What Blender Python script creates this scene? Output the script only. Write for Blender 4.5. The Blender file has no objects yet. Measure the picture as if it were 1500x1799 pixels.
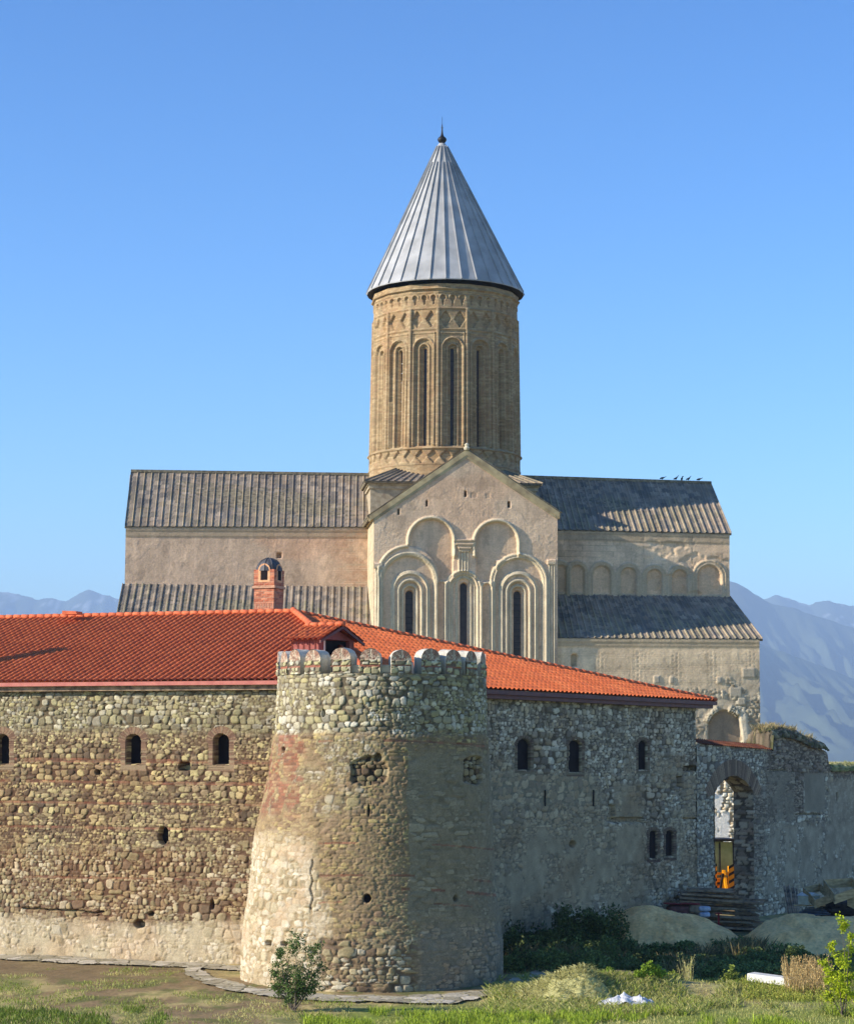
import bpy, math, random
import numpy as np
random.seed(7); rng = np.random.default_rng(7)
D2R = math.pi/180

# ------------------------------------------------------------------ camera
S = bpy.context.scene
COL = S.collection
FPX, CX, CY = 3900.0, 750.0, 899.5
PITCH, ROLL, CAMH = math.atan(430/3900), 0.005, 7.4
CAM = np.array([0.0, 0.0, CAMH])
_f = np.array([0, math.cos(PITCH), math.sin(PITCH)])
_u0 = np.array([0, -math.sin(PITCH), math.cos(PITCH)])
_r0 = np.array([1.0, 0, 0])
_r = _r0*math.cos(ROLL) + _u0*math.sin(ROLL)
_u = _u0*math.cos(ROLL) - _r0*math.sin(ROLL)
cam_d = bpy.data.cameras.new('camera'); cam = bpy.data.objects.new('camera', cam_d); COL.objects.link(cam)
cam_d.sensor_fit = 'HORIZONTAL'; cam_d.sensor_width = 36; cam_d.lens = FPX/1500*36; cam_d.clip_start = 0.5; cam_d.clip_end = 60000
import mathutils
cam.matrix_world = mathutils.Matrix(((_r[0], _u[0], -_f[0], 0), (_r[1], _u[1], -_f[1], 0), (_r[2], _u[2], -_f[2], CAMH), (0, 0, 0, 1)))
S.camera = cam

# ------------------------------------------------------------------ light
SUN_AZ, SUN_EL = 75.3, 24.0          # degrees left of the direction back to the camera, above the horizon
w = bpy.data.worlds.new('World'); S.world = w; w.use_nodes = True
nt = w.node_tree; bg = nt.nodes['Background']; bg.inputs['Strength'].default_value = 0.125
sky = nt.nodes.new('ShaderNodeTexSky'); sky.sky_type = 'NISHITA'; sky.sun_disc = False
sky.sun_elevation = SUN_EL*D2R; sky.sun_rotation = (180+SUN_AZ)*D2R
sky.altitude = 300; sky.air_density = 1.0; sky.dust_density = 0.0; sky.ozone_density = 3.0
hs = nt.nodes.new('ShaderNodeHueSaturation'); hs.inputs['Hue'].default_value = 0.501; hs.inputs['Saturation'].default_value = 1.12; hs.inputs['Value'].default_value = 1.0
gm = nt.nodes.new('ShaderNodeGamma'); gm.inputs['Gamma'].default_value = 1.6
sc = nt.nodes.new('ShaderNodeVectorMath'); sc.operation = 'SCALE'; sc.inputs['Scale'].default_value = 0.42
nt.links.new(sky.outputs[0], gm.inputs['Color']); nt.links.new(gm.outputs[0], sc.inputs[0]); nt.links.new(sc.outputs[0], hs.inputs['Color']); nt.links.new(hs.outputs[0], bg.inputs['Color'])
sd = np.array([-math.sin(SUN_AZ*D2R)*math.cos(SUN_EL*D2R), -math.cos(SUN_AZ*D2R)*math.cos(SUN_EL*D2R), math.sin(SUN_EL*D2R)])
sl = bpy.data.lights.new('sun', 'SUN'); sl.energy = 5.0; sl.angle = 0.5*D2R; sl.color = (1.0, 0.90, 0.76)
so = bpy.data.objects.new('sun', sl); COL.objects.link(so)
so.rotation_euler = mathutils.Vector(sd.tolist()).to_track_quat('Z', 'Y').to_euler(); so.location = (-60, 0, 60)
S.view_settings.view_transform = 'Standard'; S.view_settings.look = 'None'
S.view_settings.exposure = 0.92; S.view_settings.gamma = 1.0
S.render.engine = 'CYCLES'

# ------------------------------------------------------------------ helpers: pixels of the photo used as measurements
def ray(px, py): return _f*FPX + (px-CX)*_r + (CY-py)*_u
def hit(px, py, p0, n):
    d = ray(px, py); p0 = np.asarray(p0, float); n = np.asarray(n, float)
    return CAM + d*(np.dot(p0-CAM, n)/np.dot(d, n))
def proj(P):
    d = P - CAM; z = d@_f
    return CX + FPX*(d@_r)/z, CY - FPX*(d@_u)/z
def ground_at(px, py, z=0.0): return hit(px, py, (0, 0, z), (0, 0, 1))
def at_depth(px, py, Y): return hit(px, py, (0, Y, 0), (0, 1, 0))
def lin(r, g, b, k=1.0):
    c = np.array([r, g, b])/255.0
    return np.where(c <= .04045, c/12.92, ((c+.055)/1.055)**2.4)*k
def interp(x, pts): return np.interp(x, [p[0] for p in pts], [p[1] for p in pts])
def sstep(x, a, b):
    t = np.clip((x-a)/(b-a), 0, 1); return t*t*(3-2*t)

# ------------------------------------------------------------------ helpers: noise
def hsh(ix, iy, seed):
    h = (ix.astype(np.int64)*374761393 + iy.astype(np.int64)*668265263 + seed*1442695041) & 0xFFFFFFFF
    h = ((h ^ (h >> 13))*1274126177) & 0xFFFFFFFF
    h = ((h ^ (h >> 16))*2246822519) & 0xFFFFFFFF
    return ((h ^ (h >> 15)) & 0xFFFFFF)/float(0x1000000)
def vn(x, y, seed=0):
    x = np.asarray(x, float); y = np.asarray(y, float)
    ix = np.floor(x); iy = np.floor(y); fx = x-ix; fy = y-iy
    fx = fx*fx*(3-2*fx); fy = fy*fy*(3-2*fy)
    a = hsh(ix, iy, seed); b = hsh(ix+1, iy, seed); c = hsh(ix, iy+1, seed); d = hsh(ix+1, iy+1, seed)
    return (a*(1-fx)+b*fx)*(1-fy) + (c*(1-fx)+d*fx)*fy
def fbm(x, y, seed=0, o=4):
    s = 0; a = .5; t = 0
    for k in range(o):
        s = s + a*vn(x, y, seed+k*17); t += a; a *= .5; x = x*2.03+3.1; y = y*2.03+1.7
    return s/t
def worley(x, y, seed, jx=.85, jy=.7, stag=True):
    iy = np.floor(y)
    f1 = np.full(x.shape, 9.); f2 = np.full(x.shape, 9.); idx = np.zeros(x.shape); idy = np.zeros(x.shape)
    for dy in (-1, 0, 1):
        ry = iy+dy; xo = x + (.5*(ry % 2) if stag else 0) + 7.3*hsh(ry, ry*0, seed+5)
        ixr = np.floor(xo)
        for dx in (-1, 0, 1):
            cx = ixr+dx
            ox = .5 + (hsh(cx, ry, seed)-.5)*jx; oy = .5 + (hsh(cx, ry, seed+1)-.5)*jy
            wgt = .82 + .36*hsh(cx, ry, seed+2)
            d = np.sqrt((cx+ox-xo)**2 + (ry+oy-y)**2)*wgt
            m = d < f1; f2 = np.where(m, f1, np.minimum(f2, d)); f1 = np.where(m, d, f1)
            idx = np.where(m, cx, idx); idy = np.where(m, ry, idy)
    return f1, f2, idx, idy
def cobbles(u, v, a, b, seed, w=.3):
    # coursed rubble: rounded blocky stones in wavy rows, each row with its own stone length
    wv = (v + b*.9*(fbm(u*.5, v*.6, seed+37, 3)-.5) + .35*b*(fbm(u*3, v*3, seed+38, 2)-.5))/b; wu = (u + .35*a*(fbm(u*3.1, v*3.1, seed+31, 2)-.5))/a
    y = wv+.2*np.sin(wv*1.9+seed)+.12*np.sin(wv*.73); iy = np.floor(y); p = 2.6
    f1 = np.full(y.shape, 9.); f2 = np.full(y.shape, 9.); idx = np.zeros(y.shape); idy = np.zeros(y.shape)
    for dy in (-1, 0, 1):
        ry = iy+dy; fx = .62+.55*hsh(ry, ry*0+1, seed+6); xo = wu*fx+9.7*hsh(ry, ry*0, seed+5); ixr = np.floor(xo)
        for dx in (-1, 0, 1):
            cx = ixr+dx; ox = .5+(hsh(cx, ry, seed)-.5)*.72; oy = .5+(hsh(cx, ry, seed+1)-.5)*.34
            sc_ = .86+.34*hsh(cx, ry, seed+2); th = (hsh(cx, ry, seed+4)-.5)*.7
            X_ = cx+ox-xo; Y_ = ry+oy-y; X_, Y_ = X_+Y_*th, Y_-X_*th*.4
            d = (np.abs(X_)**p+np.abs(Y_)**p)**(1/p)*sc_
            m = d < f1; f2 = np.where(m, f1, np.minimum(f2, d)); f1 = np.where(m, d, f1); idx = np.where(m, cx, idx); idy = np.where(m, ry, idy)
    rr = hsh(idx, idy, seed+74)
    s = np.clip(np.minimum((f2-f1-.05)/w, (.47+.10*rr-f1)/.17), 0, 1)
    return np.sqrt(1-(1-s)**2), hsh(idx, idy, seed+71), hsh(idx, idy, seed+72), hsh(idx, idy, seed+73)
def bricks(u, v, L=.30, h=.10, seed=1):
    row = np.floor(v/h); fv = v/h-row
    uu = u/L + .5*(row % 2); col = np.floor(uu); fu = uu-col
    e = np.minimum(np.minimum(fu, 1-fu)*L, np.minimum(fv, 1-fv)*h)
    return np.clip(e/.02, 0, 1), hsh(col, row, seed), hsh(col, row, seed+3)
def palette(r, cols):
    cols = np.array(cols); n = len(cols); i = np.clip((r*n).astype(int), 0, n-1)
    return cols[i]
def mixc(a, b, t): return a*(1-t[..., None]) + b*t[..., None]

# ------------------------------------------------------------------ helpers: objects
def tag(o, label=None, cat=None, group=None, kind=None):
    if label: o['label'] = label
    if cat: o['category'] = cat
    if group: o['group'] = group
    if kind: o['kind'] = kind
    return o
def thing(name, label, cat, loc=(0, 0, 0), group=None):
    o = bpy.data.objects.new(name, None); COL.objects.link(o); o.location = [float(c) for c in loc]
    return tag(o, label, cat, group)
def link(name, me, mat, parent=None):
    me.materials.append(mat)
    o = bpy.data.objects.new(name, me); COL.objects.link(o)
    if parent is not None:
        o.parent = parent
        p = parent; off = mathutils.Vector((0, 0, 0))
        while p is not None: off += p.location; p = p.parent
        me.transform(mathutils.Matrix.Translation(-off))
    return o
def centre(o):            # give a top-level mesh its origin at its base
    me = o.data; n = len(me.vertices); a = np.empty(n*3); me.vertices.foreach_get('co', a); a = a.reshape(-1, 3)
    c = (a.min(0)+a.max(0))/2; c[2] = a[:, 2].min()
    me.transform(mathutils.Matrix.Translation((-c).tolist())); o.location = c.tolist(); return o
def mesh_np(name, V, Fq, C=None, smooth=False, k=4):
    me = bpy.data.meshes.new(name); n = len(V); m = len(Fq)
    me.vertices.add(n); me.vertices.foreach_set('co', np.ascontiguousarray(V, dtype=np.float32).ravel())
    me.loops.add(m*k); me.loops.foreach_set('vertex_index', np.ascontiguousarray(Fq, dtype=np.int32).ravel())
    me.polygons.add(m); me.polygons.foreach_set('loop_start', np.arange(0, m*k, k, dtype=np.int32))
    me.polygons.foreach_set('loop_total', np.full(m, k, dtype=np.int32))
    me.polygons.foreach_set('use_smooth', np.full(m, smooth, dtype=bool))
    if C is not None:
        ca = me.color_attributes.new('Col', 'FLOAT_COLOR', 'POINT')
        c4 = np.ones((n, 4), dtype=np.float32); c4[:, :3] = C; ca.data.foreach_set('color', c4.ravel())
    me.update(calc_edges=True); return me
def relief(name, P, N, Hh, C, mat, parent=None, keep=None, smooth=True):
    V = P + N*Hh[..., None]; nv, nu = Hh.shape
    idx = np.arange(nv*nu).reshape(nv, nu)
    q = np.stack([idx[:-1, :-1], idx[:-1, 1:], idx[1:, 1:], idx[1:, :-1]], -1)
    q = q[keep] if keep is not None else q.reshape(-1, 4)
    me = mesh_np(name, V.reshape(-1, 3), q, np.clip(C, 0, 1).reshape(-1, 3), smooth)
    return link(name, me, mat, parent)

class MB:
    def __init__(s): s.v = []; s.f = []
    def add(s, v, f):
        o = len(s.v); s.v += [tuple(float(c) for c in p) for p in v]; s.f += [tuple(i+o for i in q) for q in f]; return s
    def prism(s, pts, d):      # polygon pts extruded by vector d
        n = len(pts); d = np.array(d, float)
        v = [np.array(p, float) for p in pts] + [np.array(p, float)+d for p in pts]
        f = [tuple(range(n)), tuple(range(2*n-1, n-1, -1))] + [(i, i+n, (i+1) % n+n, (i+1) % n) for i in range(n)]
        return s.add(v, f)
    def box(s, c, ax, ay, az, sx, sy, sz):
        c = np.array(c, float); ax = np.array(ax, float)*sx/2; ay = np.array(ay, float)*sy/2; az = np.array(az, float)*sz/2
        return s.prism([c-ax-ay-az, c+ax-ay-az, c+ax+ay-az, c-ax+ay-az], 2*az)
    def bx(s, x0, x1, y0, y1, z0, z1, fr=None):
        o, ex, ey = fr if fr else (np.zeros(3), np.array([1., 0, 0]), np.array([0, 1., 0]))
        c = [o+ex*x+ey*y+np.array([0, 0, z0]) for x, y in ((x0, y0), (x1, y0), (x1, y1), (x0, y1))]
        return s.prism(c, (0, 0, z1-z0))
    def bar(s, a, b, w, h=None, up=(0, 0, 1)):
        a = np.array(a, float); b = np.array(b, float); h = h or w; d = b-a; L = np.linalg.norm(d); d /= L
        u = np.array(up, float)
        if abs(np.dot(u, d)) > .95: u = np.array([1., 0, 0])
        x = np.cross(d, u); x /= np.linalg.norm(x); z = np.cross(x, d)
        return s.box((a+b)/2, x, d, z, w, L, h)
    def tube(s, pts, r, n=8, cap=True):
        pts = [np.array(p, float) for p in pts]; m = len(pts); rr = r if hasattr(r, '__len__') else [r]*m
        v = []; f = []
        for i, p in enumerate(pts):
            d = pts[min(i+1, m-1)]-pts[max(i-1, 0)]; d /= np.linalg.norm(d)+1e-9
            u = np.array([0, 0, 1.]) if abs(d[2]) < .9 else np.array([1., 0, 0])
            x = np.cross(d, u); x /= np.linalg.norm(x); y = np.cross(x, d)
            for k in range(n):
                a = 2*math.pi*k/n; v.append(p+(x*math.cos(a)+y*math.sin(a))*rr[i])
        for i in range(m-1):
            for k in range(n): f.append((i*n+k, i*n+(k+1) % n, (i+1)*n+(k+1) % n, (i+1)*n+k))
        if cap: f.append(tuple(range(n-1, -1, -1))); f.append(tuple((m-1)*n+k for k in range(n)))
        return s.add(v, f)
    def lathe(s, c, prof, n=24):
        c = np.array(c, float); v = []; f = []; m = len(prof)
        for r, z in prof:
            for k in range(n): a = 2*math.pi*k/n; v.append(c+np.array([r*math.cos(a), r*math.sin(a), z]))
        for i in range(m-1):
            for k in range(n): f.append((i*n+k, i*n+(k+1) % n, (i+1)*n+(k+1) % n, (i+1)*n+k))
        return s.add(v, f)
    def build(s, name, mat, parent=None, smooth=False, bevel=0, uv=None):
        me = bpy.data.meshes.new(name); me.from_pydata(s.v, [], s.f); me.update()
        if uv is None:
            import bmesh
            bm = bmesh.new(); bm.from_mesh(me); bmesh.ops.recalc_face_normals(bm, faces=bm.faces); bm.to_mesh(me); bm.free()
        if smooth:
            for p in me.polygons: p.use_smooth = True
        if uv is not None:
            l = me.uv_layers.new(name='UVMap')
            for lp in me.loops:
                l.data[lp.index].uv = uv[lp.vertex_index]
        o = link(name, me, mat, parent)
        if bevel:
            b = o.modifiers.new('bevel', 'BEVEL'); b.width = bevel; b.segments = 2
        return o
def copy_tree(o, parent=None):
    c = o.copy(); COL.objects.link(c); c.parent = parent
    for ch in list(o.children): copy_tree(ch, c)
    return c

# ------------------------------------------------------------------ materials
def mat_attr(name, rough=.92, nscale=25, nstr=.25, bump=.15, bscale=30, trans=0.0, spec=.2):
    m = bpy.data.materials.new(name); m.use_nodes = True; t = m.node_tree; b = t.nodes['Principled BSDF']
    b.inputs['Roughness'].default_value = rough; b.inputs['Specular IOR Level'].default_value = spec
    a = t.nodes.new('ShaderNodeAttribute'); a.attribute_name = 'Col'
    tc = t.nodes.new('ShaderNodeTexCoord'); nz = t.nodes.new('ShaderNodeTexNoise'); nz.inputs['Scale'].default_value = nscale; nz.inputs['Detail'].default_value = 5
    t.links.new(tc.outputs['Object'], nz.inputs['Vector'])
    mr = t.nodes.new('ShaderNodeMapRange'); mr.inputs[1].default_value = .25; mr.inputs[2].default_value = .75
    mr.inputs[3].default_value = 1-nstr; mr.inputs[4].default_value = 1+nstr
    t.links.new(nz.outputs['Fac'], mr.inputs[0])
    mx = t.nodes.new('ShaderNodeVectorMath'); mx.operation = 'SCALE'
    t.links.new(a.outputs['Color'], mx.inputs[0]); t.links.new(mr.outputs[0], mx.inputs['Scale'])
    t.links.new(mx.outputs[0], b.inputs['Base Color'])
    if bump:
        n2 = t.nodes.new('ShaderNodeTexNoise'); n2.inputs['Scale'].default_value = bscale; n2.inputs['Detail'].default_value = 6
        t.links.new(tc.outputs['Object'], n2.inputs['Vector'])
        bp = t.nodes.new('ShaderNodeBump'); bp.inputs['Strength'].default_value = bump; bp.inputs['Distance'].default_value = .05
        t.links.new(n2.outputs['Fac'], bp.inputs['Height']); t.links.new(bp.outputs[0], b.inputs['Normal'])
    if trans:
        tr = t.nodes.new('ShaderNodeBsdfTranslucent'); ms = t.nodes.new('ShaderNodeMixShader'); ms.inputs[0].default_value = trans
        t.links.new(mx.outputs[0], tr.inputs['Color']); out = t.nodes['Material Output']
        t.links.new(b.outputs[0], ms.inputs[1]); t.links.new(tr.outputs[0], ms.inputs[2]); t.links.new(ms.outputs[0], out.inputs['Surface'])
    return m
def mat_proc(name, c1, c2, scale=6, rough=.85, bump=.2, metal=0, detail=6, stretch=(1, 1, 1), bdist=.03, trans=0, lo=.35, hi=.65):
    m = bpy.data.materials.new(name); m.use_nodes = True; t = m.node_tree; b = t.nodes['Principled BSDF']
    b.inputs['Roughness'].default_value = rough; b.inputs['Metallic'].default_value = metal; b.inputs['Specular IOR Level'].default_value = .3
    tc = t.nodes.new('ShaderNodeTexCoord'); mp = t.nodes.new('ShaderNodeMapping'); mp.inputs['Scale'].default_value = stretch
    t.links.new(tc.outputs['Object'], mp.inputs[0])
    nz = t.nodes.new('ShaderNodeTexNoise'); nz.inputs['Scale'].default_value = scale; nz.inputs['Detail'].default_value = detail
    t.links.new(mp.outputs[0], nz.inputs['Vector'])
    cr = t.nodes.new('ShaderNodeValToRGB'); cr.color_ramp.elements[0].position = lo; cr.color_ramp.elements[1].position = hi
    cr.color_ramp.elements[0].color = (*c1, 1); cr.color_ramp.elements[1].color = (*c2, 1)
    t.links.new(nz.outputs['Fac'], cr.inputs[0]); t.links.new(cr.outputs[0], b.inputs['Base Color'])
    if bump:
        bp = t.nodes.new('ShaderNodeBump'); bp.inputs['Strength'].default_value = bump; bp.inputs['Distance'].default_value = bdist
        t.links.new(nz.outputs['Fac'], bp.inputs['Height']); t.links.new(bp.outputs[0], b.inputs['Normal'])
    if trans:
        tr = t.nodes.new('ShaderNodeBsdfTranslucent'); ms = t.nodes.new('ShaderNodeMixShader'); ms.inputs[0].default_value = trans
        t.links.new(cr.outputs[0], tr.inputs['Color']); out = t.nodes['Material Output']
        t.links.new(b.outputs[0], ms.inputs[1]); t.links.new(tr.outputs[0], ms.inputs[2]); t.links.new(ms.outputs[0], out.inputs['Surface'])
    return m
M_wall = mat_attr('rubble_masonry', nstr=.22)
M_fac = mat_attr('dressed_masonry', nscale=9, nstr=.14, bump=.35, bscale=7)
M_tile = mat_attr('clay_tile', rough=.75, nscale=6, nstr=.18, bump=.05)
M_leaf = mat_attr('leaf', rough=.6, nscale=3, nstr=.2, bump=0, trans=.35)
M_soil = mat_attr('soil', nscale=8, nstr=.25, bump=.5, bscale=10)
M_hill = mat_attr('hill_cover', nscale=.004, nstr=.25, bump=0)
M_stone = mat_proc('cut_stone', tuple(lin(150, 136, 112)), tuple(lin(188, 174, 146)), 3, .9, .3)
M_stonedk = mat_proc('weathered_stone', tuple(lin(98, 90, 74)), tuple(lin(150, 138, 112)), 4, .9, .3)
M_metal = mat_proc('zinc_sheet', tuple(lin(150, 151, 150)), tuple(lin(174, 175, 174)), .8, .72, .05, .0, 3)
M_dkmetal = mat_proc('dark_metal', (.02, .02, .022), (.04, .04, .045), 5, .5, .1, .6)
M_dome = mat_proc('dome_sheet', (.07, .068, .07), (.11, .105, .11), 5, .6, .1, .2)
M_dark = mat_proc('window_void', (.012, .009, .01), (.022, .017, .018), 2, .5, 0)  # near-black colour stands in for the darkness inside unlit openings
M_dark.node_tree.nodes['Principled BSDF'].inputs['Specular IOR Level'].default_value = 0.02
M_wglass = mat_proc('old_window_glass', (.035, .025, .028), (.06, .045, .045), 4, .35, .1)
M_maroon = mat_proc('maroon_paint', tuple(lin(92, 48, 42)), tuple(lin(112, 60, 52)), 3, .5, .1)
M_redboard = mat_proc('red_boards', tuple(lin(136, 70, 62)), tuple(lin(160, 88, 78)), 4, .7, .2)
M_wood = mat_proc('new_timber', tuple(lin(150, 128, 90)), tuple(lin(196, 172, 128)), 3, .8, .2, stretch=(1, 1, 4))
M_oldwood = mat_proc('old_timber', tuple(lin(104, 88, 72)), tuple(lin(172, 148, 120)), 4, .9, .3)
M_white = mat_proc('white_paint', tuple(lin(200, 200, 190)), tuple(lin(228, 228, 220)), 3, .6, .1)
M_yellow = mat_proc('machine_yellow', tuple(lin(225, 145, 12)), tuple(lin(240, 165, 25)), 3, .4, .05)
M_black = mat_proc('black_rubber', (.01, .01, .01), (.025, .025, .025), 6, .7, .1)
M_glass = mat_proc('green_glass', tuple(lin(140, 160, 118)), tuple(lin(178, 194, 150)), 1.5, .2, 0)  # pale tone puts the sky showing through into the glass colour
M_bark = mat_proc('bark', (.09, .07, .05), (.16, .13, .10), 20, .9, .3)
M_red = mat_proc('red_plastic', tuple(lin(120, 30, 34)), tuple(lin(150, 44, 44)), 4, .6, .1)
M_sack = mat_proc('sack', tuple(lin(150, 160, 180)), tuple(lin(200, 208, 220)), 5, .8, .3)
M_bundle = mat_proc('maroon_tarp', tuple(lin(92, 62, 62)), tuple(lin(124, 84, 80)), 5, .8, .3)
M_plastic = mat_proc('white_sheet', tuple(lin(215, 215, 220)), tuple(lin(238, 238, 240)), 6, .35, .3, trans=.3)
M_bird = mat_proc('dark_feathers', (.015, .015, .018), (.03, .03, .035), 8, .7, 0)

# ------------------------------------------------------------------ ground sheet (one sheet to the horizon)
def gz(x, y):   # gentle relief of the ground near the walls
    n = (fbm(x*.12+9, y*.12, 3, 3)-.5)*.35 + (fbm(x*.7, y*.7, 4, 3)-.5)*.10
    near = np.exp(-(((x-3)/40)**2+((y-80)/45)**2))
    m = .55*np.exp(-(((x-5.2)/2.0)**2+((y-70.3)/1.5)**2)) + .45*np.exp(-(((x-8.2)/2.4)**2+((y-71.0)/1.4)**2))
    return n*near + m
gx = np.concatenate([-np.geomspace(16000, 32, 40), np.arange(-30, 34, .16), np.geomspace(34, 16000, 40)])
gy = np.concatenate([-np.geomspace(3000, 3, 12), np.array([0, 15, 30, 42, 50]), np.arange(54, 118, .16), np.geomspace(119, 16000, 40)])
GX, GY = np.meshgrid(gx, gy)
GZ = gz(GX, GY)
P = np.stack([GX, GY, GZ], -1); N = np.zeros_like(P); N[..., 2] = 1
px, py = proj(P)
vis = (GY > 20)
px = np.where(vis, px, 0); py = np.where(vis, py, 2500)
n1 = fbm(GX*.5, GY*.22, 11, 4); n2 = fbm(GX*1.7, GY*.8, 12, 4); n3 = fbm(GX*5, GY*3, 13, 3)
dry = lin(186, 168, 112, .85); brown = lin(146, 124, 88, .85); green = lin(92, 112, 44, .75); bright = lin(140, 165, 50, .85); dark = lin(52, 58, 34, .8); straw = lin(190, 184, 120, .8)
C = mixc(np.broadcast_to(dry, P.shape), np.broadcast_to(brown, P.shape), sstep(n1, .45, .6))
C = mixc(C, np.broadcast_to(green, P.shape), sstep(n2, .50, .66)*.6)
mb = sstep(px, 420, 330)*sstep(py, 1683, 1695)*sstep(py+14*(n2-.5), 1728, 1712)
C = mixc(C, np.broadcast_to(brown*.82, P.shape), mb*.85)
C = mixc(C, np.broadcast_to(bright*.75, P.shape), sstep(px+60*(n1-.5), 560, 660)*sstep(py, 1762, 1778)*.75)
C = mixc(C, np.broadcast_to(straw, P.shape), sstep(px, 840, 920)*sstep(py, 1700, 1725)*sstep(py, 1785, 1755)*sstep(n2, .38, .55)*.7)
C = mixc(C, np.broadcast_to(dark, P.shape), sstep(px, 880, 900)*sstep(py, 1706, 1690)*.7*sstep(GY, 100, 92))
C = C*(.75+.5*n3)[..., None]
g = relief('ground', P, N, np.zeros_like(GX), C, M_soil); tag(g, 'uneven grassy ground in front of the fortress walls', 'ground', kind='structure')

# ------------------------------------------------------------------ masonry painter
PAL_LIGHT = [lin(188, 180, 144), lin(168, 162, 124), lin(206, 200, 170), lin(150, 142, 110), lin(132, 124, 100), lin(180, 172, 126), lin(160, 156, 136)]
PAL_MID = [lin(172, 156, 116), lin(146, 130, 98), lin(124, 108, 84), lin(190, 176, 130), lin(108, 94, 76), lin(158, 140, 108), lin(202, 190, 136)]
PAL_LOW = [lin(172, 154, 114), lin(188, 174, 134), lin(150, 130, 98), lin(132, 112, 88), lin(202, 190, 156), lin(160, 148, 110)]
PAL_WHITE = [lin(208, 196, 162), lin(192, 180, 146), lin(220, 210, 182), lin(172, 158, 124), lin(200, 190, 162)]
PAL_GREY = [lin(204, 192, 168), lin(178, 166, 142), lin(222, 212, 188), lin(160, 148, 128), lin(192, 174, 142), lin(140, 130, 116)]
PAL_DULL = [lin(180, 162, 132), lin(164, 148, 120), lin(194, 176, 144), lin(150, 136, 114), lin(174, 152, 120)]
PAL_BRICK = [lin(150, 96, 74), lin(134, 84, 66), lin(164, 112, 88), lin(120, 80, 66), lin(156, 122, 94)]
def layer(u, v, a, b, seed, pal, mortar, amp, w=.3, vary=.22):
    h, r1, r2, r3 = cobbles(u, v, a, b, seed, w)
    c = palette(r1, pal)*(1-vary+2*vary*r2)[..., None]
    m = np.array(mortar)*np.ones(u.shape+(3,))*(.8+.4*vn(u*9, v*9, seed))[..., None]
    k = sstep(h, .15, .62)
    return h*amp*(.55+.45*r3), mixc(m, c, k)
def rub(u, v, a, b, seed, pal, mortar, amp, w=.3, vary=.22, smear=.35, thr=.58):
    A_1 = layer(u, v, a, b, seed, pal, mortar, amp, w, vary); B_1 = layer(u, v, a*1.55, b*1.5, seed+400, pal, mortar, amp*1.2, w*.8, vary); C_1 = layer(u, v, a*.75, b*.62, seed+800, pal, mortar, amp*.7, w, vary)
    o = blend(A_1, B_1, sstep(fbm(u*.8, v*1.1, seed+11, 3), .50, .54)); o = blend(o, C_1, sstep(fbm(u*.9, v*1.6, seed+13, 3), .54, .57))
    rough = fbm(u*9, v*9, seed+15, 3)
    mc = np.array(mortar)*np.ones(u.shape+(3,))*1.25*(.75+.5*fbm(u*5, v*5, seed+17, 4))[..., None]
    k = sstep(fbm(u*1.6, v*1.9, seed+19, 5), thr, thr+.07)*smear
    return o[0]*(1-k*.6)+.022*rough, mixc(o[1], mc, k)*(.86+.28*rough)[..., None]
def blayer(u, v, seed, pal=PAL_BRICK, mortar=lin(110, 92, 76), amp=.02, L=.3, hh=.1):
    e, r1, r2 = bricks(u, v+.02*fbm(u*1.2, v*.3, seed, 2), L, hh, seed)
    c = palette(r1, pal)*(.8+.4*r2)[..., None]
    return e*amp*(.5+r2*.5), mixc(np.array(mortar)*np.ones(u.shape+(3,)), c, e)
def blend(HC1, HC2, t): return HC1[0]*(1-t)+HC2[0]*t, mixc(HC1[1], HC2[1], t)
def arch_d(px, py, cx, hw, yt, yb):      # signed distance in pixels, negative inside an arched opening
    ys = yt+hw
    d = np.where(py < ys, np.sqrt((px-cx)**2+(py-ys)**2)-hw, np.abs(px-cx)-hw)
    return np.maximum(d, py-yb)
def brick_round(HC, px, py, u, v, cx, hw, yt, yb, wd, sx=1.0, side=.7, tone=1.0):
    H, C = HC; ys = yt+hw
    d = arch_d((px-cx)*sx+cx, py, cx, hw*sx, yt+hw-hw*sx if sx != 1 else yt, yb+2)
    ang = np.arctan2((px-cx)*sx, ys-py)
    above = py < ys
    st = np.where(above, np.floor(ang*9), np.floor(py/4.2))
    fr = np.where(above, ang*9-np.floor(ang*9), py/4.2-np.floor(py/4.2))
    r = hsh(st, st*0+3, 5)
    c = palette(r, [lin(144, 116, 94), lin(162, 134, 106), lin(130, 102, 84), lin(164, 144, 114)])*tone
    c = c*np.where((fr < .22), .62, 1.0)[..., None]
    k = ((d > 0) & (d < np.where(above, wd, wd*side))).astype(float)
    return H*(1-k)+k*(.02+.012*(fr > .22)), mixc(C, c, k)
def sink(HC, d, depth, soft=1.5, dark=.8):
    H, C = HC; k = sstep(d, 0, -soft); return H*(1-.85*k)-k*depth, mixc(C, C*dark, k)
def pane(name, outline_px, p0, n, back, mat, parent, thick=.03):
    n = np.array(n, float); q = np.array(p0, float)-n*back
    pts = [hit(x, y, q, n) for x, y in outline_px]
    return MB().prism(pts, -n*thick).build(name, mat, parent)
def arch_outline(cx, hw, yt, yb, grow=0, k=10):
    hw += grow; ys = yt-grow+hw
    return [(cx-hw, yb+grow)] + [(cx-hw*math.cos(math.pi*i/k), ys-hw*math.sin(math.pi*i/k)) for i in range(k+1)] + [(cx+hw, yb+grow)]

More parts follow.
